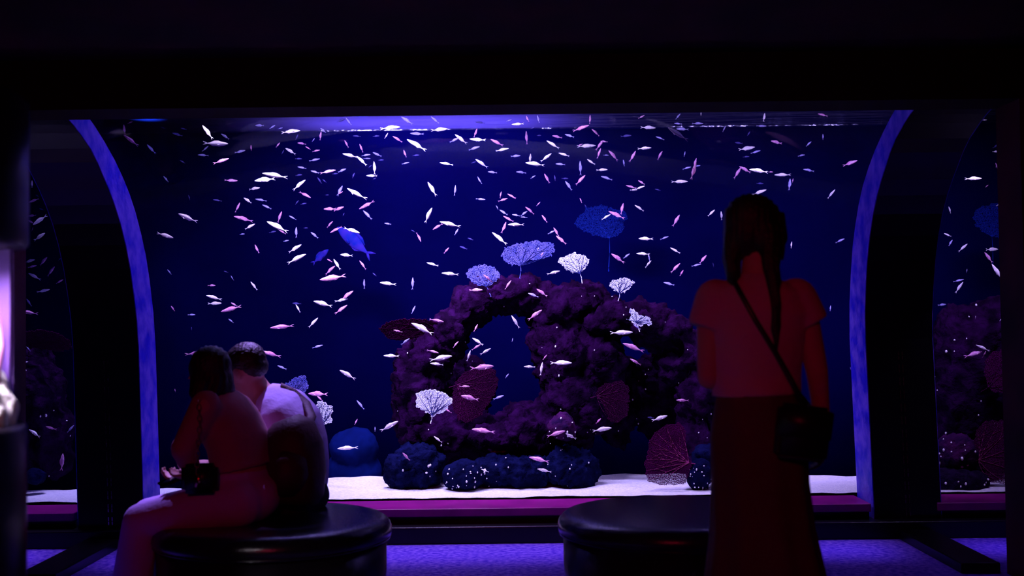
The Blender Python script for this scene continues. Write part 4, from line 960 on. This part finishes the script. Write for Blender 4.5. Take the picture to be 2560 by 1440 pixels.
loft(bm, [B(525, 905), B(530, 945), B(534, 980), B(536, 1006), B(545, 1030)], [(.085, .075), (.100, .088), (.105, .088), (.095, .065), (.05, .03)], latB, 20)
loft(bm, [B(505, 925, -.06), B(498, 960, -.09), B(492, 992, -.11), B(492, 1008, -.12)], [(.03, .035), (.034, .045), (.030, .035), (.012, .012)], latB, 14)
o = bm_obj('hair', bm, M_hair, w2); fuse(o, 0.009, 3, lambda c: .0025 * math.sin(c.x * 260 + noise.noise(c * 8) * 6))
bm = bmesh.new()
for k in (kn, kf): loft(bm, [V((k.x + .012, k.y, .05)), V((k.x - .03, k.y, .055)), V((k.x - .12, k.y, .046)), V((k.x - .21, k.y + .01, .03)), V((k.x - .23, k.y + .01, .025))], [(.036, .045), (.043, .052), (.045, .044), (.04, .030), (.018, .018)], (0, 1, 0), 16)
bm_obj('shoes', bm, M_shoe, w2)

# phone in her hands
pc = B(440, 1196, -.02)
ph = empty('phone', pc); ph.rotation_euler = (math.radians(10), math.radians(-20), math.radians(30))
tag(ph, 'black phone held in both hands over the lap of the seated person', 'phone')
bm = bmesh.new(); box(bm, -.075, .075, -.037, .037, -.004, .004); bmesh.ops.bevel(bm, geom=bm.edges[:], offset=.003, segments=2, affect='EDGES')
case = bm_obj('case', bm, M_phone, ph)
bm = bmesh.new(); box(bm, -.068, .068, -.032, .032, .0035, .0048); bm_obj('screen', bm, mat('phone_screen', (0.01, 0.01, 0.02), 0.1), case)

# little bag on a gold chain
lb = empty('chain_bag', B(500, 1200, -.21))
tag(lb, 'small black bag on a gold chain lying against the seated person\'s lap', 'bag')
bm = bmesh.new(); box(bm, -.075, .075, -.03, .03, -.055, .07); bmesh.ops.bevel(bm, geom=bm.edges[:], offset=.018, segments=3, affect='EDGES')
pouch = bm_obj('pouch', bm, M_bag, lb)
bm = bmesh.new(); box(bm, -.012, .012, -.034, -.028, -.025, .03); bm_obj('clasp', bm, M_gold, pouch)
bm = bmesh.new()
pp = [B(492, 1175, -.24), B(495, 1120, -.255), B(500, 1060, -.25), B(497, 1005, -.23), B(505, 992, -.14)]
L_, acc = [], 0
for a, b in zip(pp, pp[1:]):
    k = int((b - a).length / .022)
    for j in range(k): L_.append((a.lerp(b, j / k), (b - a).normalized()))
for i, (p, t) in enumerate(L_):
    sd = t.cross(V((0, 1, 0))).normalized() if i % 2 else t.cross(V((1, 0, .1))).normalized()
    ring = [p - lb.location + t * .016 * math.cos(2 * PI * j / 10) + sd * .009 * math.sin(2 * PI * j / 10) for j in range(11)]
    v_, f_ = tubes([(x, y, .0026, .0026) for x, y in zip(ring, ring[1:])])
    vv = [bm.verts.new(c) for c in v_]
    for f in f_: bm.faces.new([vv[k] for k in f])
bm_obj('chain', bm, M_gold, lb)

# ---------------------------------------------------------------- the man in the white shirt
DCm = 5.46
Cq = lambda x, y, d=0.0: q(x, y, DCm + d)
latC = V((.50, .86, 0)).normalized()
bm = bmesh.new()
loft(bm, [Cq(728, 1262), Cq(735, 1200), Cq(738, 1130), Cq(715, 1060), Cq(680, 1010), Cq(650, 985)], [(.17, .13), (.165, .12), (.16, .11), (.18, .115), (.16, .09), (.065, .06)], latC, 24)
cap(bm, Cq(655, 990), Cq(625, 945), .062, .058)
CP, CA = head(bm, Cq(612, 930), (-.78, .35, -.45), (-.35, .1, .9), 1.04)
for sd, kx in ((-.11, 500), (.12, 515)):
    k = Cq(kx, 1290, sd)
    chain(bm, [Cq(725, 1248, sd), k, V((k.x - .02, k.y, .09))], [.095, .066, .04])
    chain(bm, [V((k.x - .02, k.y, .045)), V((k.x - .11, k.y, .04)), V((k.x - .2, k.y, .028))], [.038, .038, .028])
for (sx, sy, sd), (ex, ey, ed), (wx, wy, wd) in (((676, 1026, -.08), (606, 1105, -.13), (535, 1165, .0)), ((690, 1015, .20), (600, 1110, .22), (535, 1160, .12))):
    chain(bm, [Cq(sx, sy, sd), Cq(ex, ey, ed), Cq(wx, wy, wd)], [.055, .042, .029])
hand(bm, Cq(530, 1167, .01), (-.8, .2, -.1), (0, .6, .6), 1, .7, 1.05)
hand(bm, Cq(530, 1162, .12), (-.8, -.1, -.1), (0, -.6, .6), -1, .7, 1.05)
m3_ = bm_obj('person', bm, M_skin); fuse(m3_, 0.0072, 4)
tag(m3_, 'short-haired person in a white shirt hunched forward on the pouf', 'person')
eyes(CP, CA, m3_, 1.04)
bm = bmesh.new()
loft(bm, [Cq(735, 1215), Cq(742, 1160), Cq(738, 1110), Cq(722, 1062), Cq(698, 1024), Cq(672, 1000), Cq(655, 986)], [(.185, .135), (.182, .130), (.186, .128), (.20, .128), (.19, .108), (.14, .088), (.078, .07)], latC, 36, wob=lambda i, th: .016 * math.sin(6 * th + 2 * i))
for (sx, sy, sd), (ex, ey, ed) in (((684, 1030, -.06), (622, 1085, -.12)), ((695, 1016, .18), (618, 1092, .22))):
    cap(bm, Cq(sx, sy, sd), Cq(ex, ey, ed), .078, .066, True, False, 20)
o = bm_obj('shirt', bm, M_white_shirt, m3_); fuse(o, 0.011, 14)
bm = bmesh.new()
ell(bm, Cq(728, 1238), (.18, .17, .12), seg=22)
for sd, kx in ((-.11, 500), (.12, 515)):
    k = Cq(kx, 1290, sd)
    cap(bm, Cq(725, 1245, sd), k, .115, .082, True, True, 18); cap(bm, k, V((k.x - .03, k.y, .11)), .08, .07, True, False, 18)
o = bm_obj('trousers', bm, M_navy, m3_); fuse(o, 0.011, 3)
bm = bmesh.new()
ell(bm, CP(-.026, 0, .040), (.106, .088, .090), CA, 24); ell(bm, CP(-.062, 0, .0), (.058, .076, .062), CA, 18)
o = bm_obj('hair', bm, M_hair, m3_); fuse(o, 0.008, 2, lambda c: .003 * noise.noise(c * 90))
bm = bmesh.new()
for sd, kx in ((-.11, 500), (.12, 515)):
    k = Cq(kx, 1290, sd)
    loft(bm, [V((k.x + .02, k.y, .05)), V((k.x - .02, k.y, .055)), V((k.x - .11, k.y, .046)), V((k.x - .21, k.y, .03)), V((k.x - .235, k.y, .025))], [(.038, .045), (.045, .055), (.048, .046), (.042, .032), (.02, .018)], (0, 1, 0), 16)
bm_obj('shoes', bm, M_shoe, m3_)

# his backpack
bk = empty('backpack', q(742, 1150, 5.2))
tag(bk, 'dark maroon backpack worn on the back of the white-shirted person', 'backpack')
bm = bmesh.new()
R = lambda x, y, d=0.0: q(x, y, 5.2 + d) - bk.location
loft(bm, [R(732, 1254), R(734, 1236), R(736, 1180), R(732, 1115), R(724, 1068), R(716, 1046)], [(.112, .09), (.132, .118), (.138, .13), (.132, .118), (.110, .092), (.06, .05)], (.86, .5, 0), 28, wob=lambda i, th: .05 * math.cos(2 * th) ** 2 + .012 * math.sin(9 * th + i))
pack = bm_obj('pack', bm, M_pack, bk)
bm = bmesh.new()
loft(bm, [R(728, 1232, -.10), R(730, 1190, -.135), R(728, 1150, -.125), R(724, 1130, -.10)], [(.06, .03), (.075, .04), (.07, .035), (.04, .015)], (.86, .5, 0), 20)
bm_obj('front_pocket', bm, M_pack, pack)
for pts in ([(768, 1072, .04), (779, 1040, .15), (765, 1006, .25), (735, 981, .27), (700, 968, .24)],):
    bm = bmesh.new(); loft(bm, [R(*p) for p in pts], [(.022, .007)] * len(pts), (.86, .5, 0), 10); bm_obj('shoulder_strap', bm, M_pack, bk)
